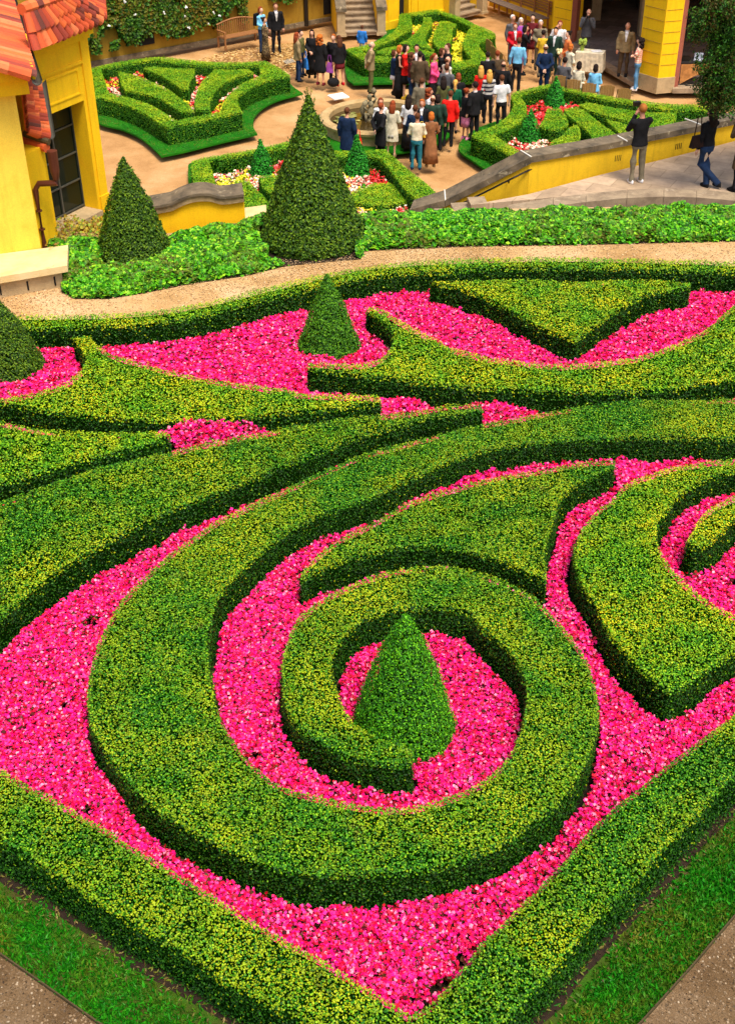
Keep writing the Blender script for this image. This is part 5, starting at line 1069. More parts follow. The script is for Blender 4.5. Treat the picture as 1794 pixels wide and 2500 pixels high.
def bottom_mesh(kind, pose, fine):
    key = ('k', kind, pose, fine)
    if key in _cache: return _cache[key]
    b = MB(); dz = -.38 if pose == 'sit' else 0
    if kind == 'trousers':
        rings(b, [(0, 0, .80+dz, .15, .115), (0, 0, .93+dz, .168, .12), (0, 0, 1.02+dz, .15, .11)])
        for hp, kn, an in legs_of(pose):
            a2 = (an[0], an[1], an[2]-.03); b.tube([hp, kn, a2], [.10, .078, .068], 14)
        o = b.build('garment', []); me = remesh(o, .013 if fine else .017)
    else:
        hem = {'skirt': .52, 'knee_skirt': .46, 'mini': .62, 'long_skirt': .14}[kind]; fl = {'skirt': .2, 'knee_skirt': .19, 'mini': .19, 'long_skirt': .25}[kind]
        if pose == 'sit': rings(b, [(0, 0, .42, .17, .13), (0, .2, .50, .19, .3), (0, .05, .62, .165, .14)])
        else:
            seg = 36; V = []; prof = [(1.02, .135, .10), (.92, .172, .122), (.8, .178, .128), ((.8+hem)/2, (.178+fl)/2, .15), (hem, fl, fl*.82), (hem+.005, fl*.93, fl*.75), (.85, .14, .1)]
            for z, rx, ry in prof:
                f = max(0, min(1, (.85-z)/max(.1, .85-hem)))
                for k in range(seg):
                    a = 2*math.pi*k/seg; q = 1+.05*f*math.sin(a*9); V.append((rx*q*math.cos(a), ry*q*math.sin(a), z))
            F = [(i*seg+k, i*seg+(k+1) % seg, (i+1)*seg+(k+1) % seg, (i+1)*seg+k) for i in range(len(prof)-1) for k in range(seg)]; b.add(np.array(V), F)
        o = b.build('garment', []); 
        for p_ in o.data.polygons: p_.use_smooth = True
        me = o.data; bpy.data.objects.remove(o)
    _cache[key] = me; return me
def hair_mesh(kind, pose):
    key = ('h', kind, pose)
    if key in _cache: return _cache[key]
    b = MB(); dz = -.38 if pose == 'sit' else 0; c = (0, .0, 1.672+dz)
    if kind == 'bald': ell(b, (0, -.03, 1.63+dz), (.082, .085, .06))
    elif kind == 'short': ell(b, c, (.086, .1, .1), 16, 10)
    elif kind == 'bob': ell(b, c, (.092, .104, .104), 16, 10); ell(b, (0, -.035, 1.60+dz), (.1, .085, .11))
    elif kind == 'long': ell(b, c, (.09, .103, .104), 16, 10); rings(b, [(0, -.085, 1.33+dz, .06, .03), (0, -.085, 1.42+dz, .105, .05), (0, -.05, 1.55+dz, .105, .075), (0, -.03, 1.66+dz, .095, .085)])
    elif kind == 'curly':
        ell(b, c, (.11, .11, .11), 14, 9)
        r_ = random.Random(3)
        for _ in range(26): a = r_.uniform(2.6, 6.8); ell(b, (.1*math.cos(a), -.03+.085*math.sin(a), r_.uniform(1.42, 1.72)+dz), (.045, .045, .045), 7, 5)
    elif kind == 'pony': ell(b, c, (.087, .1, .1), 16, 10); rings(b, [(0, -.13, 1.4+dz, .02, .015), (0, -.14, 1.5+dz, .035, .03), (0, -.12, 1.62+dz, .04, .035), (0, -.09, 1.68+dz, .03, .03)])
    elif kind == 'bun': ell(b, c, (.09, .1, .1), 16, 10); ell(b, (0, -.085, 1.72+dz), (.055, .05, .05))
    # keep the face free
    V = np.concatenate(b.V); f = (V[:, 1] > .045) & (V[:, 2] < 1.705+dz) & (np.abs(V[:, 0]) < .2)
    V[f, 1] = .045-.02*rng.random(f.sum()); b.V = [V+rng.normal(0, .0025, V.shape)]
    o = b.build('hair', []); 
    for p_ in o.data.polygons: p_.use_smooth = True
    me = o.data; bpy.data.objects.remove(o); _cache[key] = me; return me
def shoe_mesh():
    if 'shoe' in _cache: return _cache['shoe']
    b = MB(); rings(b, [(0, .05, -.085, .048, .13), (0, .05, -.05, .05, .132), (0, .03, -.015, .045, .1), (0, 0, .02, .042, .05)]); o = b.build('shoe', []); me = o.data
    for p_ in me.polygons: p_.use_smooth = True
    bpy.data.objects.remove(o); _cache['shoe'] = me; return me
cm_ = {}
def cloth(c, pat=None):
    k = (c, pat)
    if k not in cm_:
        m, nt, bs = nodes('cloth'); n_ = noise(nt, 9, 5, .6); tc = nt.nodes.new('ShaderNodeTexCoord')
        n2 = nt.nodes.new('ShaderNodeTexNoise'); n2.inputs['Scale'].default_value = 7; nt.links.new(tc.outputs['Object'], n2.inputs['Vector'])
        col = ramp(nt, n2.outputs['Fac'], [(.35, tuple(x*.75 for x in c)), (.65, tuple(min(1, x*1.15) for x in c))])
        if pat == 'stripe':
            sp = nt.nodes.new('ShaderNodeSeparateXYZ'); nt.links.new(tc.outputs['Object'], sp.inputs[0]); f = mathn(nt, 'GREATER_THAN', mathn(nt, 'SINE', mathn(nt, 'MULTIPLY', sp.outputs[2], 48.0)), .2); col = mixc(nt, f, col, (.03, .03, .05))
        if pat == 'check':
            sp = nt.nodes.new('ShaderNodeSeparateXYZ'); nt.links.new(tc.outputs['Object'], sp.inputs[0])
            f = mathn(nt, 'MAXIMUM', mathn(nt, 'GREATER_THAN', mathn(nt, 'SINE', mathn(nt, 'MULTIPLY', sp.outputs[2], 90.0)), .4), mathn(nt, 'GREATER_THAN', mathn(nt, 'SINE', mathn(nt, 'MULTIPLY', sp.outputs[0], 90.0)), .4)); col = mixc(nt, f, col, (.75, .25, .2))
        if pat == 'spots':
            v = nt.nodes.new('ShaderNodeTexVoronoi'); v.inputs['Scale'].default_value = 16; nt.links.new(tc.outputs['Object'], v.inputs['Vector']); f = mathn(nt, 'LESS_THAN', v.outputs['Distance'], .32); col = mixc(nt, f, col, (.35, .25, .1))
        if pat == 'shade':
            sp = nt.nodes.new('ShaderNodeSeparateXYZ'); nt.links.new(tc.outputs['Object'], sp.inputs[0])
        nt.links.new(col, bs.inputs['Base Color']); bs.inputs['Roughness'].default_value = .85; bs.inputs['Specular IOR Level'].default_value = .15
        b_ = nt.nodes.new('ShaderNodeBump'); b_.inputs['Strength'].default_value = .6; b_.inputs['Distance'].default_value = .02; n3 = nt.nodes.new('ShaderNodeTexNoise'); n3.inputs['Scale'].default_value = 11; nt.links.new(tc.outputs['Object'], n3.inputs['Vector']); nt.links.new(n3.outputs['Fac'], b_.inputs['Height']); nt.links.new(b_.outputs[0], bs.inputs['Normal'])
        cm_[k] = m
    return cm_[k]
SK = [(.72, .38, .25), (.62, .3, .19), (.8, .46, .32)]
HC = {'ginger': (.4, .14, .03), 'dark': (.02, .012, .01), 'brown': (.1, .035, .015), 'auburn': (.25, .05, .015), 'red': (.5, .13, .02), 'blond': (.62, .33, .07), 'white': (.75, .72, .68), 'grey': (.25, .2, .16)}
CC = {'black': (.012, .012, .014), 'navy': (.01, .025, .07), 'grey': (.1, .1, .11), 'brown': (.1, .065, .035), 'tan': (.3, .22, .11), 'white': (.8, .8, .82), 'cream': (.75, .68, .5), 'red': (.85, .015, .01), 'crimson': (.5, .01, .02), 'pink': (.85, .08, .25), 'rose': (.8, .25, .45), 'green': (.01, .12, .06), 'olive': (.12, .12, .04), 'teal': (.02, .16, .22), 'blue': (.03, .2, .62), 'sky': (.2, .55, .85), 'jeans': (.018, .04, .10), 'jeans_lt': (.1, .25, .45), 'yellow': (.85, .55, .04), 'purple': (.35, .08, .4), 'maroon': (.14, .015, .02), 'khaki': (.2, .17, .11), 'darkgreen': (.02, .05, .035), 'bronze': (.28, .12, .05), 'orange': (.75, .2, .06), 'lgrey': (.55, .52, .48), 'skin': None}
NP = [0]
def person(head, label, yaw=0, h=1.72, z=LOW, sex='m', arm='down', pose='stand', hair=('short', 'brown'), top=('jacket', 'black'), bot=('trousers', 'black'), shoes='black', pat=None, bpat=None, collar=None, group=None, feet=None, fine=False, tie=None, backpack=None):
    if pose == 'sit': hh = h*1.0-.38*h/1.75; P = at(head[0], head[1], z+hh)
    else: P = at(head[0], head[1], z+h)
    if feet: P = at(feet[0], feet[1], z)
    NP[0] += 1; k = h/1.76; r_ = empty('person', (P.x, P.y, z), label, 'person', group, -R(yaw)); r_.rotation_euler.x = random.uniform(-.04, .02); r_.rotation_euler.y = random.uniform(-.03, .03); r_.scale = (k*random.uniform(.97, 1.06), k, k)
    def ch(me, name, mat, loc=(0, 0, 0), rz=0):
        if me.materials: pass
        else: me.materials.append(None)
        o = bpy.data.objects.new(name, me); C.objects.link(o); o.parent = r_; o.location = loc; o.rotation_euler = (0, 0, rz); o.material_slots[0].link = 'OBJECT'; o.material_slots[0].material = mat; return o
    sk = SK[NP[0] % 3]
    ch(body_mesh(sex, arm, pose, fine), 'body', cloth(sk)); ch(hair_mesh(hair[0], pose), 'hair', cloth(HC[hair[1]]))
    ch(top_mesh(top[0], sex, arm, pose, fine), {'jacket': 'jacket', 'coat': 'coat', 'tee': 'shirt', 'shirt': 'shirt', 'blouse': 'blouse', 'dress': 'dress_top', 'vest': 'vest'}[top[0]], cloth(CC[top[1]], pat))
    if bot: ch(bottom_mesh(bot[0], pose, fine), 'trousers' if bot[0] == 'trousers' else 'skirt', cloth(CC[bot[1]], bpat))
    for hp, kn, an in legs_of(pose): ch(shoe_mesh(), 'shoe', cloth(CC[shoes]), an)
    dz = -.38 if pose == 'sit' else 0
    if collar:
        b = MB(); b.add([(-.05, .135, 1.44+dz), (.05, .135, 1.44+dz), (.012, .152, 1.16+dz), (-.012, .152, 1.16+dz), (-.05, .075, 1.47+dz), (.05, .075, 1.47+dz)], [(3, 2, 1, 0), (0, 1, 5, 4)]); b.lathe([(.064, 0), (.062, .045), (.056, .045), (.056, 0)], (0, 0, 1.462+dz), 14)
        o = b.build('shirt_collar', cloth(CC[collar]), r_)
    if tie:
        b = MB(); b.add([(-.02, .15, 1.44+dz), (.02, .15, 1.44+dz), (.024, .16, 1.2+dz), (0, .162, 1.14+dz), (-.024, .16, 1.2+dz)], [(4, 3, 2, 1, 0)]); b.build('tie', cloth(CC[tie]), r_)
    if yaw % 360 > 90 and yaw % 360 < 270:
        for s_ in (-1, 1):
            b = MB(); ell(b, (s_*.028, .108, 1.652+dz), (.012, .008, .007), 8, 5); b.build('eye', cloth((.02, .012, .01)), r_)
    return r_
def held(root, name, verts, mat, label, cat, group=None):
    """a thing carried by a person: top-level, at the person's place"""
    b = MB(); verts(b); o = b.build(name, mat); o.location = root.location; o.rotation_euler = root.rotation_euler; return tag(o, label, cat, group)
def bagf(x, y, z, w=.3, hgt=.26, d=.12, handle=.25):
    def f(b):
        b.box((x, y, z), (w, d, hgt), 0, 0, (.75, .6)); b.tube([(x-w*.3, y, z+hgt*.45), (x-w*.15, y, z+hgt*.5+handle), (x+w*.15, y, z+hgt*.5+handle), (x+w*.3, y, z+hgt*.45)], .012, 5)
    return f
def camf(b): b.box((0, .3, 1.58), (.14, .09, .09)); b.lathe([(.04, 0), (.045, .03), (.03, .05)], (0, .35, 1.56), 10)
G = 'guests gathered round the fountain'
P_ = person
P_((669.6, 6.4), 'man in black suit, light tie, hands in pockets, standing by the wooden bench', 165, 1.8, collar='white', tie='lgrey', hair=('short', 'brown'))
q = P_((637, 16), 'woman in bright blue top, partly hidden behind the spotted-dress woman at the bench', 130, 1.68, sex='w', hair=('bob', 'auburn'), top=('shirt', 'sky'), bot=('trousers', 'jeans'), arm='front')
held(q, 'backpack', lambda b: b.box((0, -.22, 1.2), (.3, .18, .42), 0, 0, (.8, .7)), cloth(CC['black']), 'dark backpack on the shoulders of the woman in blue', 'backpack')
q = P_((645, 42), 'woman in dark spotted dress carrying a cream bag, next to the bench', 100, 1.6, sex='w', hair=('bun', 'dark'), top=('dress', 'brown'), bot=('long_skirt', 'brown'), pat='spots', bpat='spots', arm='bag', shoes='maroon')
held(q, 'handbag', bagf(-.28, -.05, 1.15), cloth(CC['cream']), 'cream shoulder bag of the woman in the spotted dress', 'bag')
q = P_((724, 78), 'woman in tan jacket and dark jeans holding blue and white bags', 70, 1.7, sex='w', hair=('long', 'auburn'), top=('jacket', 'tan'), bot=('trousers', 'jeans'), arm='down')
held(q, 'shopping_bag', bagf(.1, .28, .62, .3, .34, .1), cloth(CC['blue']), 'blue and white carrier bag beside the woman in the tan jacket', 'bag')
P_((733, 73), 'girl in green top peeking out behind the woman in the tan jacket', 120, 1.62, sex='w', hair=('bob', 'dark'), top=('shirt', 'olive'), bot=('trousers', 'jeans'))
P_((759, 72), 'dark-haired woman in long black coat facing the camera, fourth from the bench', 185, 1.66, sex='w', hair=('long', 'dark'), top=('coat', 'black'), bot=('long_skirt', 'black'), arm='front')
q = P_((779, 85), 'woman with curly red hair in a black coat, seen from behind', 25, 1.72, sex='w', hair=('curly', 'red'), top=('coat', 'black'), bot=('knee_skirt', 'black'), shoes='maroon')
held(q, 'shopping_bag', bagf(.32, .1, .62, .26, .34, .1), cloth(CC['purple']), 'purple bag hanging beside the curly red-haired woman', 'bag')
P_((812, 82), 'ginger young man in dark jacket with a pale sleeve stripe, facing the camera', 200, 1.7, hair=('short', 'red'), top=('jacket', 'black'), bot=('trousers', 'black'))
P_((829, 86), 'woman with very long brown hair, black jacket and short dark skirt', 335, 1.72, sex='w', hair=('long', 'brown'), top=('jacket', 'black'), bot=('mini', 'maroon'), shoes='crimson')
b = MB(); bg_ = at(814, 212, LOW); ell(b, (0, 0, .16), (.22, .16, .16)); b.tube([(-.12, 0, .28), (0, 0, .42), (.12, 0, .28)], .015, 5); o = b.build('travel_bag', cloth(CC['black'])); o.location = bg_; tag(o, 'black bag on the gravel at the feet of the long-haired woman', 'bag')
P_((882, 62), 'small boy in bright blue hoodie at the foot of the stone stair', 20, 1.18, hair=('short', 'brown'), top=('jacket', 'blue'), bot=('trousers', 'lgrey'))
P_((903, 102), 'grey-haired man in tan jacket, hands behind his back, alone behind the fountain', 80, 1.72, arm='back', hair=('bald', 'grey'), top=('jacket', 'tan'), bot=('trousers', 'olive'))
P_((961, 122), 'slim person in white skirt and blue leggings left of the woman in black dress', 85, 1.5, sex='w', group=G, hair=('bob', 'brown'), top=('jacket', 'navy'), bot=('mini', 'white'), arm='front')
P_((972, 110), 'red-haired woman in long sleeveless black dress', 90, 1.78, sex='w', group=G, hair=('bob', 'red'), top=('vest', 'black'), bot=('long_skirt', 'black'), arm='front')
P_((987, 109), 'woman in scarlet jacket and black skirt with gold sandals', 95, 1.8, sex='w', group=G, hair=('bob', 'dark'), top=('jacket', 'red'), bot=('skirt', 'black'), arm='front', shoes='yellow')
P_((1002, 128), 'curly-haired woman in maroon top and jeans behind the brown jacket', 85, 1.68, sex='w', group=G, hair=('curly', 'brown'), top=('shirt', 'maroon'), bot=('trousers', 'jeans'), arm='bag')
P_((1020, 108), 'dark-haired man facing the camera over the brown jacket', 190, 1.74, group=G, hair=('short', 'dark'), collar='white')
P_((1027, 126), 'broad man in grey-brown jacket seen from behind', 10, 1.8, group=G, hair=('short', 'dark'), top=('jacket', 'brown'), bot=('trousers', 'lgrey'))
P_((1056, 131), 'woman in hot pink jacket and black skirt', 110, 1.7, sex='w', group=G, hair=('pony', 'auburn'), top=('jacket', 'pink'), bot=('long_skirt', 'black'), arm='front')
P_((1077, 117), 'woman with brown bob and black jacket beside the tall man', 95, 1.68, sex='w', group=G, hair=('bob', 'brown'), arm='front')
P_((1092, 106), 'tall man in black jacket leaning over near the yellow flowers', 250, 1.84, group=G, hair=('short', 'brown'), arm='front')
P_((1088, 138), 'pale-shirted man clapping his hands', 60, 1.7, group=G, hair=('bald', 'brown'), top=('shirt', 'cream'), bot=('trousers', 'khaki'), arm='front')
P_((1094, 157), 'man in charcoal suit with white collar, seen from behind', 25, 1.76, group=G, hair=('short', 'brown'), top=('jacket', 'grey'), bot=('trousers', 'grey'), collar='white')
P_((1083, 187), 'black-haired woman in olive wrap', 0, 1.68, sex='w', group=G, hair=('long', 'dark'), top=('blouse', 'olive'), bot=('trousers', 'black'))
P_((1029, 191), 'man in grey jacket with dark bag strap, brown hair', 10, 1.72, group=G, hair=('short', 'brown'), top=('jacket', 'khaki'), bot=('trousers', 'khaki'))
P_((1044, 215), 'auburn-haired woman turned right, white scarf', 95, 1.64, sex='w', group=G, hair=('curly', 'auburn'), top=('blouse', 'white'), bot=('skirt', 'black'))
P_((1121, 178), 'brown-haired woman in black next to the hedge corner', 0, 1.7, sex='w', group=G, hair=('bob', 'auburn'))
P_((1108, 194), 'blonde woman with tied hair, green sweater and grey skirt', 5, 1.68, sex='w', group=G, hair=('pony', 'blond'), top=('shirt', 'green'), bot=('mini', 'lgrey'))
P_((1096, 222), 'person in bright red hooded top with a pink hood', 10, 1.7, group=G, hair=('short', 'brown'), top=('jacket', 'red'), bot=('trousers', 'black'))
P_((1068, 230), 'dark-haired person in green camouflage jacket', 5, 1.7, group=G, hair=('bob', 'dark'), top=('jacket', 'darkgreen'))
P_((1053, 233), 'nearly bald man in dark navy suit in the middle of the crowd', 15, 1.72, group=G, hair=('bald', 'brown'), top=('jacket', 'darkgreen'))
P_((1033, 242), 'ginger woman in black with white collar, facing the camera', 190, 1.62, sex='w', group=G, hair=('bob', 'red'), collar='white', bot=('long_skirt', 'black'))
P_((999, 233), 'dark-haired woman in white coat and long black skirt', 10, 1.72, sex='w', group=G, hair=('long', 'dark'), top=('blouse', 'white'), bot=('long_skirt', 'black'), arm='front')
P_((1014, 257), 'man in dark blue jacket behind the white-shirted man', 20, 1.7, group=G, hair=('short', 'brown'), top=('jacket', 'navy'), bot=('trousers', 'navy'))
q = P_((1017, 277), 'man in white shirt and teal trousers, nearest of the crowd', 5, 1.66, group=G, hair=('short', 'brown'), top=('shirt', 'cream'), bot=('trousers', 'teal'), arm='front', shoes='navy')
q = P_((1053, 275), 'orange-haired woman in long pleated bronze dress', 355, 1.62, sex='w', group=G, hair=('bob', 'red'), top=('dress', 'bronze'), bot=('long_skirt', 'bronze'), shoes='tan', arm='bag')
held(q, 'handbag', bagf(-.28, .0, 1.0, .22, .2), cloth(CC['yellow']), 'yellow handbag of the woman in the bronze dress', 'bag')
P_((955, 247), 'woman with auburn hair in a white pleated smock dress', 15, 1.68, sex='w', group=G, hair=('long', 'auburn'), top=('coat', 'cream'), bot=('mini', 'lgrey'), arm='bag', shoes='tan')
P_((929, 239), 'woman in white facing the camera behind the man in the black coat', 170, 1.62, sex='w', group=G, hair=('bob', 'auburn'), top=('blouse', 'white'), bot=('skirt', 'white'), arm='front')
P_((928, 252), 'man in long black coat, hands behind back, by the fountain rim', 60, 1.74, group=G, arm='back', hair=('short', 'auburn'), top=('coat', 'black'))
q = P_((845, 263), 'man in long navy coat standing left of the fountain', 20, 1.72, group=G, arm='down', hair=('short', 'brown'), top=('coat', 'navy'), bot=('trousers', 'navy'))
held(q, 'handbag', bagf(.34, .05, .72, .22, .22), cloth(CC['red']), 'red bag beside the man in the navy coat', 'bag')
P_((1140, 216), 'woman in black jacket and rose pink skirt with pink shoes', 55, 1.6, sex='w', group=G, hair=('bun', 'auburn'), top=('jacket', 'black'), bot=('knee_skirt', 'rose'), shoes='rose', arm='front')
P_((1163, 199), 'tall man in black suit turned left, by the hedge corner', 320, 1.84, group=G, hair=('short', 'dark'), collar='white')
P_((1195, 170), 'long-haired blonde woman in grey and black striped sweater', 355, 1.7, sex='w', group=G, hair=('long', 'blond'), top=('shirt', 'lgrey'), pat='stripe')
P_((1177, 161), 'blonde woman in red top behind the striped sweater', 0, 1.66, sex='w', group=G, hair=('long', 'blond'), top=('shirt', 'red'))
P_((1193, 127), 'man in black suit with white collar, seated on a folding chair', 5, 1.74, group=G, pose='sit', hair=('short', 'dark'), collar='white', arm='front')
P_((1217, 124), 'man with brown jacket seated behind the folding chairs', 15, 1.7, group=G, pose='sit', hair=('short', 'auburn'), top=('jacket', 'brown'), arm='front')
P_((1227, 151), 'short-haired man in black jacket behind the pale blue shirt', 10, 1.66, group=G, hair=('bald', 'dark'))
P_((1229, 183), 'young man in white short-sleeved shirt and dark trousers by the hedge', 355, 1.76, group=G, hair=('short', 'brown'), top=('tee', 'white'), bot=('trousers', 'black'))
P_((1264, 92), 'man in bright blue shirt with back to camera, legs apart', 10, 1.8, group=G, hair=('short', 'brown'), top=('shirt', 'sky'))
W = 'wedding party by the loggia'
P_((1255, 36), 'white-haired old man in grey suit at the left of the wedding party', 150, 1.74, group=W, hair=('short', 'white'), top=('jacket', 'grey'), bot=('trousers', 'grey'))
P_((1270, 44), 'white-haired old woman behind the man in red', 170, 1.6, sex='w', group=W, hair=('bob', 'white'), top=('jacket', 'purple'), bot=('skirt', 'purple'))
P_((1260, 56), 'man in crimson jacket facing the camera', 175, 1.66, group=W, hair=('short', 'auburn'), top=('jacket', 'crimson'), bot=('trousers', 'maroon'), collar='white', arm='front')
q = P_((1279, 61), 'woman in black top and purple patterned skirt taking a picture', 90, 1.72, sex='w', group=W, arm='camera', hair=('bob', 'dark'), top=('blouse', 'black'), bot=('skirt', 'purple'))
P_((1300, 34), 'dark-haired woman in maroon dress behind the party', 190, 1.72, sex='w', group=W, hair=('short', 'dark'), top=('blouse', 'maroon'), bot=('skirt', 'maroon'), arm='front')
P_((1322, 48), 'grey-bearded man in dark grey jacket', 180, 1.74, group=W, hair=('short', 'white'), top=('jacket', 'khaki'), bot=('trousers', 'khaki'), arm='front')
P_((1329, 73), 'dark-haired woman in yellow jacket seen from behind', 20, 1.64, sex='w', group=W, hair=('short', 'dark'), top=('blouse', 'yellow'), bot=('trousers', 'khaki'), arm='front')
P_((1334, 107), 'balding man in navy suit with hands clasped behind his back', 5, 1.76, group=W, arm='back', hair=('bald', 'brown'), top=('jacket', 'navy'), bot=('trousers', 'navy'))
P_((1356, 66), 'groom in dark green-grey suit with white tie', 200, 1.8, group=W, hair=('short', 'dark'), top=('jacket', 'darkgreen'), bot=('trousers', 'darkgreen'), collar='white', tie='white')
P_((1365, 49), 'man in white shirt standing behind the groom with a video camera', 190, 1.76, group=W, arm='phone', hair=('short', 'auburn'), top=('shirt', 'white'), bot=('trousers', 'grey'))
q = P_((1389, 76), 'bride with dark pinned-up hair in white dress and orange wrap', 255, 1.72, sex='w', group=W, hair=('bun', 'dark'), top=('blouse', 'orange'), bot=('long_skirt', 'white'), arm='front')
held(q, 'bouquet', lambda b: [ell(b, (.07*math.cos(k), .3+.05*math.sin(k*2), 1.05+.05*math.sin(k)), (.06, .06, .06), 7, 5) for k in range(8)], cloth((.8, .75, .4)), 'small cream bouquet held by the bride', 'bouquet')
q = P_((1435, 21), 'bald photographer in dark suit raising a camera inside the loggia', 190, 1.8, z=LOW+.15, group=W, arm='camera', hair=('bald', 'dark'), top=('jacket', 'grey'), bot=('trousers', 'grey'))
held(q, 'camera', camf, MT['iron'], 'dark camera held by the bald photographer in the loggia', 'camera')
P_((1532, 54), 'man in brown suit standing on the loggia step', 195, 1.84, z=LOW+.15, group=W, hair=('bald', 'brown'), top=('jacket', 'tan'), bot=('trousers', 'brown'), collar='white')
P_((1564, 92), 'curly-haired man in pink checked shirt and blue jeans at the corner pier', 290, 1.76, group=W, hair=('curly', 'dark'), top=('tee', 'cream'), pat='check', bot=('trousers', 'jeans_lt'), shoes='white', arm='folded')
P_((1389, 107), 'ginger-haired woman in cream jacket bending at the table', 60, 1.6, sex='w', group=W, hair=('bob', 'red'), top=('jacket', 'cream'), bot=('skirt', 'cream'), arm='front')
P_((1377, 140), 'man in charcoal suit sitting on the leftmost folding chair of the row', 30, 1.76, group=W, pose='sit', arm='front', hair=('short', 'dark'), top=('jacket', 'grey'), bot=('trousers', 'grey'))
P_((1414, 150), 'black-haired woman in pale yellow blouse, seated', 20, 1.68, sex='w', group=W, pose='sit', arm='front', hair=('bob', 'dark'), top=('blouse', 'cream'), bot=('trousers', 'cream'))
P_((1455, 157), 'dark-haired woman in bright blue jacket, seated', 20, 1.68, sex='w', group=W, pose='sit', arm='front', hair=('bob', 'dark'), top=('jacket', 'sky'), bot=('trousers', 'lgrey'))
q = P_((0, 0), 'person with short reddish hair, black sweater and khaki trousers photographing from the landing', 345, 1.66, z=-.15, feet=(1551, 446), arm='camera', hair=('short', 'ginger'), top=('blouse', 'black'), bot=('trousers', 'khaki'), shoes='white', fine=True)
held(q, 'camera', camf, MT['iron'], 'small camera raised by the red-haired person on the landing', 'camera')
q = P_((0, 0), 'dark-haired woman in black top and jeans with a brown shoulder bag, legs crossed', 330, 1.66, z=-.15, feet=(1712, 456), sex='w', pose='cross', arm='phone', hair=('long', 'dark'), top=('shirt', 'black'), bot=('trousers', 'jeans'), fine=True)
held(q, 'handbag', bagf(-.3, .02, 1.0, .3, .24, .12, .4), cloth((.03, .015, .012)), 'dark brown shoulder bag of the woman in jeans', 'bag')
P_((0, 0), 'person in brown belted jacket and dark trousers cut by the right edge', 320, 1.72, z=-.15, feet=(1797, 465), arm='camera', hair=('short', 'brown'), top=('coat', 'brown'), bot=('trousers', 'black'), fine=True)
# ---- folding chairs, table
def folding_chair(P, yaw, label):
    r_ = empty('folding_chair', P, label, 'chair', 'wooden folding chairs', -R(yaw))
    def sb(b, nm): o = b.build(nm, MT['chair_wood']); o.parent = r_; return o
    b = MB(); b.box((0, .02, .45), (.44, .42, .03)); sb(b, 'seat')
    b = MB(); [b.prism([(x0_, -.25-.02*abs(x0_)), (x0_+.082, -.25-.02*abs(x0_)), (x0_+.082, -.228), (x0_, -.228)], .52, .93-.04*(abs(x0_+.041)/.2)**3) for x0_ in (-.21, -.124, -.038, .048, .134)]; sb(b, 'backrest')
    for sx_ in (-1, 1):
        b = MB(); b.tube([(sx_*.22, .22, 0), (sx_*.22, -.23, .9)], .016, 5); sb(b, 'leg'); b = MB(); b.tube([(sx_*.2, -.25, 0), (sx_*.2, .18, .45)], .016, 5); sb(b, 'leg')
    return r_
LB_ = ['folding chair under the seated man in the charcoal suit', 'folding chair under the woman in the pale yellow blouse', 'folding chair under the woman in the blue jacket', 'second folding chair from the right end of the row, empty', 'rightmost folding chair of the row, empty']
for k, (x, y) in enumerate(((1368, 184), (1403, 194), (1441, 203), (1485, 208), (1526, 216))): p_ = at(x, y, LOW+.93); folding_chair((p_.x, p_.y+.25, LOW), 12-2*k, LB_[k])
for k, (x, y, l_) in enumerate(((1207, 95, 'empty folding chair angled at the left behind the crowd'), (1219, 112, 'empty folding chair under the seated man in brown'), (1236, 125, 'empty folding chair right behind the blue-shirted man'))): p_ = at(x, y, LOW+.93); folding_chair((p_.x, p_.y, LOW), 70, l_)
TB = empty('cloth_table', (*at(1436, 178, LOW)[:2], LOW), 'small table with cream cloth beside the seated guests', 'table', rz=-.35)
b = MB(); b.box((0, 0, .745), (.95, .55, .03)); o = b.build('tabletop', MT['wood'], TB)
b = MB()
for k in range(44):
    pass
b.box((0, 0, .765), (.99, .59, .008)); n_ = 60; per = []
for k in range(n_):
    a = 2*math.pi*k/n_; x = .50*max(-1, min(1, 1.35*math.cos(a))); y = .30*max(-1, min(1, 1.35*math.sin(a))); per.append((x, y))
V = [(x, y, .765) for x, y in per]+[(x*(1.06+.03*math.sin(k*1.9)), y*(1.08+.05*math.sin(k*1.9)), .12) for k, (x, y) in enumerate(per)]
b.add(np.array(V), [(k, (k+1) % n_, n_+(k+1) % n_, n_+k) for k in range(n_)]); o = b.build('tablecloth', cloth(CC['cream'])); o.location = TB.location; o.rotation_euler = TB.rotation_euler; tag(o, 'cream cloth draped over the small wedding table', 'tablecloth')
for lx, ly in ((-.42, -.22), (.42, -.22), (-.42, .22), (.42, .22)): b = MB(); b.tube([(lx, ly, 0), (lx, ly, .74)], .02, 6); b.build('leg', MT['wood'], TB)
b = MB(); b.box((0, 0, .01), (.36, .26, .015), .2); o = b.build('open_book', cloth(CC['white'])); o.location = (TB.location.x+.2, TB.location.y-.05, LOW+.775); tag(o, 'white register book lying on the cloth table', 'book')
b = MB(); b.lathe([(.06, 0), (.08, .12), (.05, .2)], (0, 0, 0), 10)
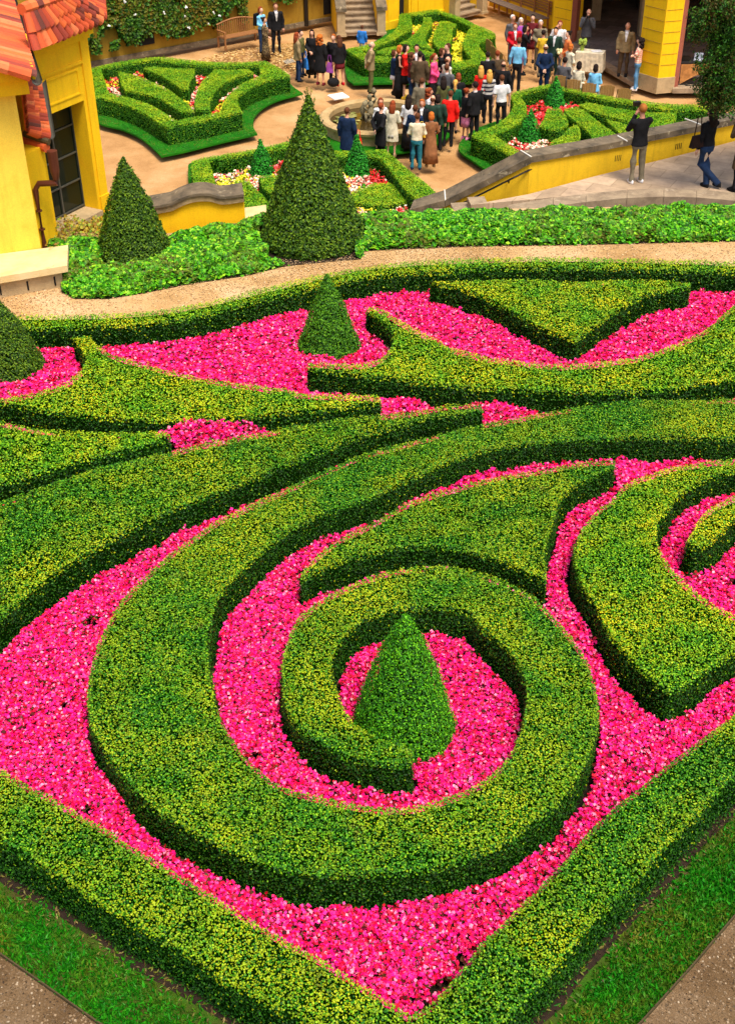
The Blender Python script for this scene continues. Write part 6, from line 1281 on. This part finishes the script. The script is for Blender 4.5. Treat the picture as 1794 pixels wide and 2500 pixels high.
for k in range(14): a = k*2.4; ell(b, (.1*math.cos(a), .1*math.sin(a), .3+.06*math.sin(k)), (.06, .06, .06), 7, 5)
o = b.build('flower_vase', cloth((.35, .5, .08))); o.location = (TB.location.x-.3, TB.location.y+.1, LOW+.775); tag(o, 'green and yellow flower arrangement on the cloth table', 'flowers')
# equipment table at right
ET = empty('equipment_table', (*at(1688, 205, LOW+.1)[:2], LOW+.15), 'folding table with brown cloth and audio gear in the right loggia opening', 'table', rz=.05)
b = MB(); b.box((0, 0, .74), (1.15, .6, .04)); b.build('tabletop', MT['dark_void'], ET)
b = MB(); b.add([(-.57, -.31, .72), (.5, -.31, .72), (.5, -.32, .5), (-.1, -.34, .3), (-.55, -.33, .05)], [(0, 4, 3, 2, 1)]); b.add([(.5, -.31, .72), (.6, -.3, .72), (.6, -.32, .35), (.52, -.33, .45)], [(0, 3, 2, 1)]); b.build('drape', cloth((.45, .2, .06)), ET)
for lx, ly in ((-.52, -.25), (.45, -.25), (-.52, .25), (.52, .25)): b = MB(); b.tube([(lx, ly, 0), (lx, ly, .72)], .022, 6); b.build('leg', cloth(CC['lgrey']), ET)
b = MB(); b.box((0, 0, .01), (.3, .22, .02)); b.box((0.0, .12, .12), (.3, .015, .2)); o = b.build('laptop', plain('pale_plastic', (.5, .55, .65), .4)); o.location = (ET.location.x+.1, ET.location.y, LOW+.915); o.rotation_euler = (0, 0, -.3); tag(o, 'pale laptop open on the equipment table', 'laptop')
b = MB(); b.box((0, 0, .06), (.3, .25, .12)); o = b.build('mixer_box', MT['iron']); o.location = (ET.location.x-.35, ET.location.y+.02, LOW+.912); tag(o, 'dark mixing box next to the laptop', 'audio mixer')
b = MB(); r2 = random.Random(4); pts_ = [(r2.uniform(-.5, .5), r2.uniform(-.3, .15), .02) for _ in range(16)]; b.tube(pts_, .012, 5); o = b.build('cable', MT['iron']); o.location = (ET.location.x, ET.location.y-.2, LOW+.15); tag(o, 'tangled dark cable on the step under the equipment table', 'cable')
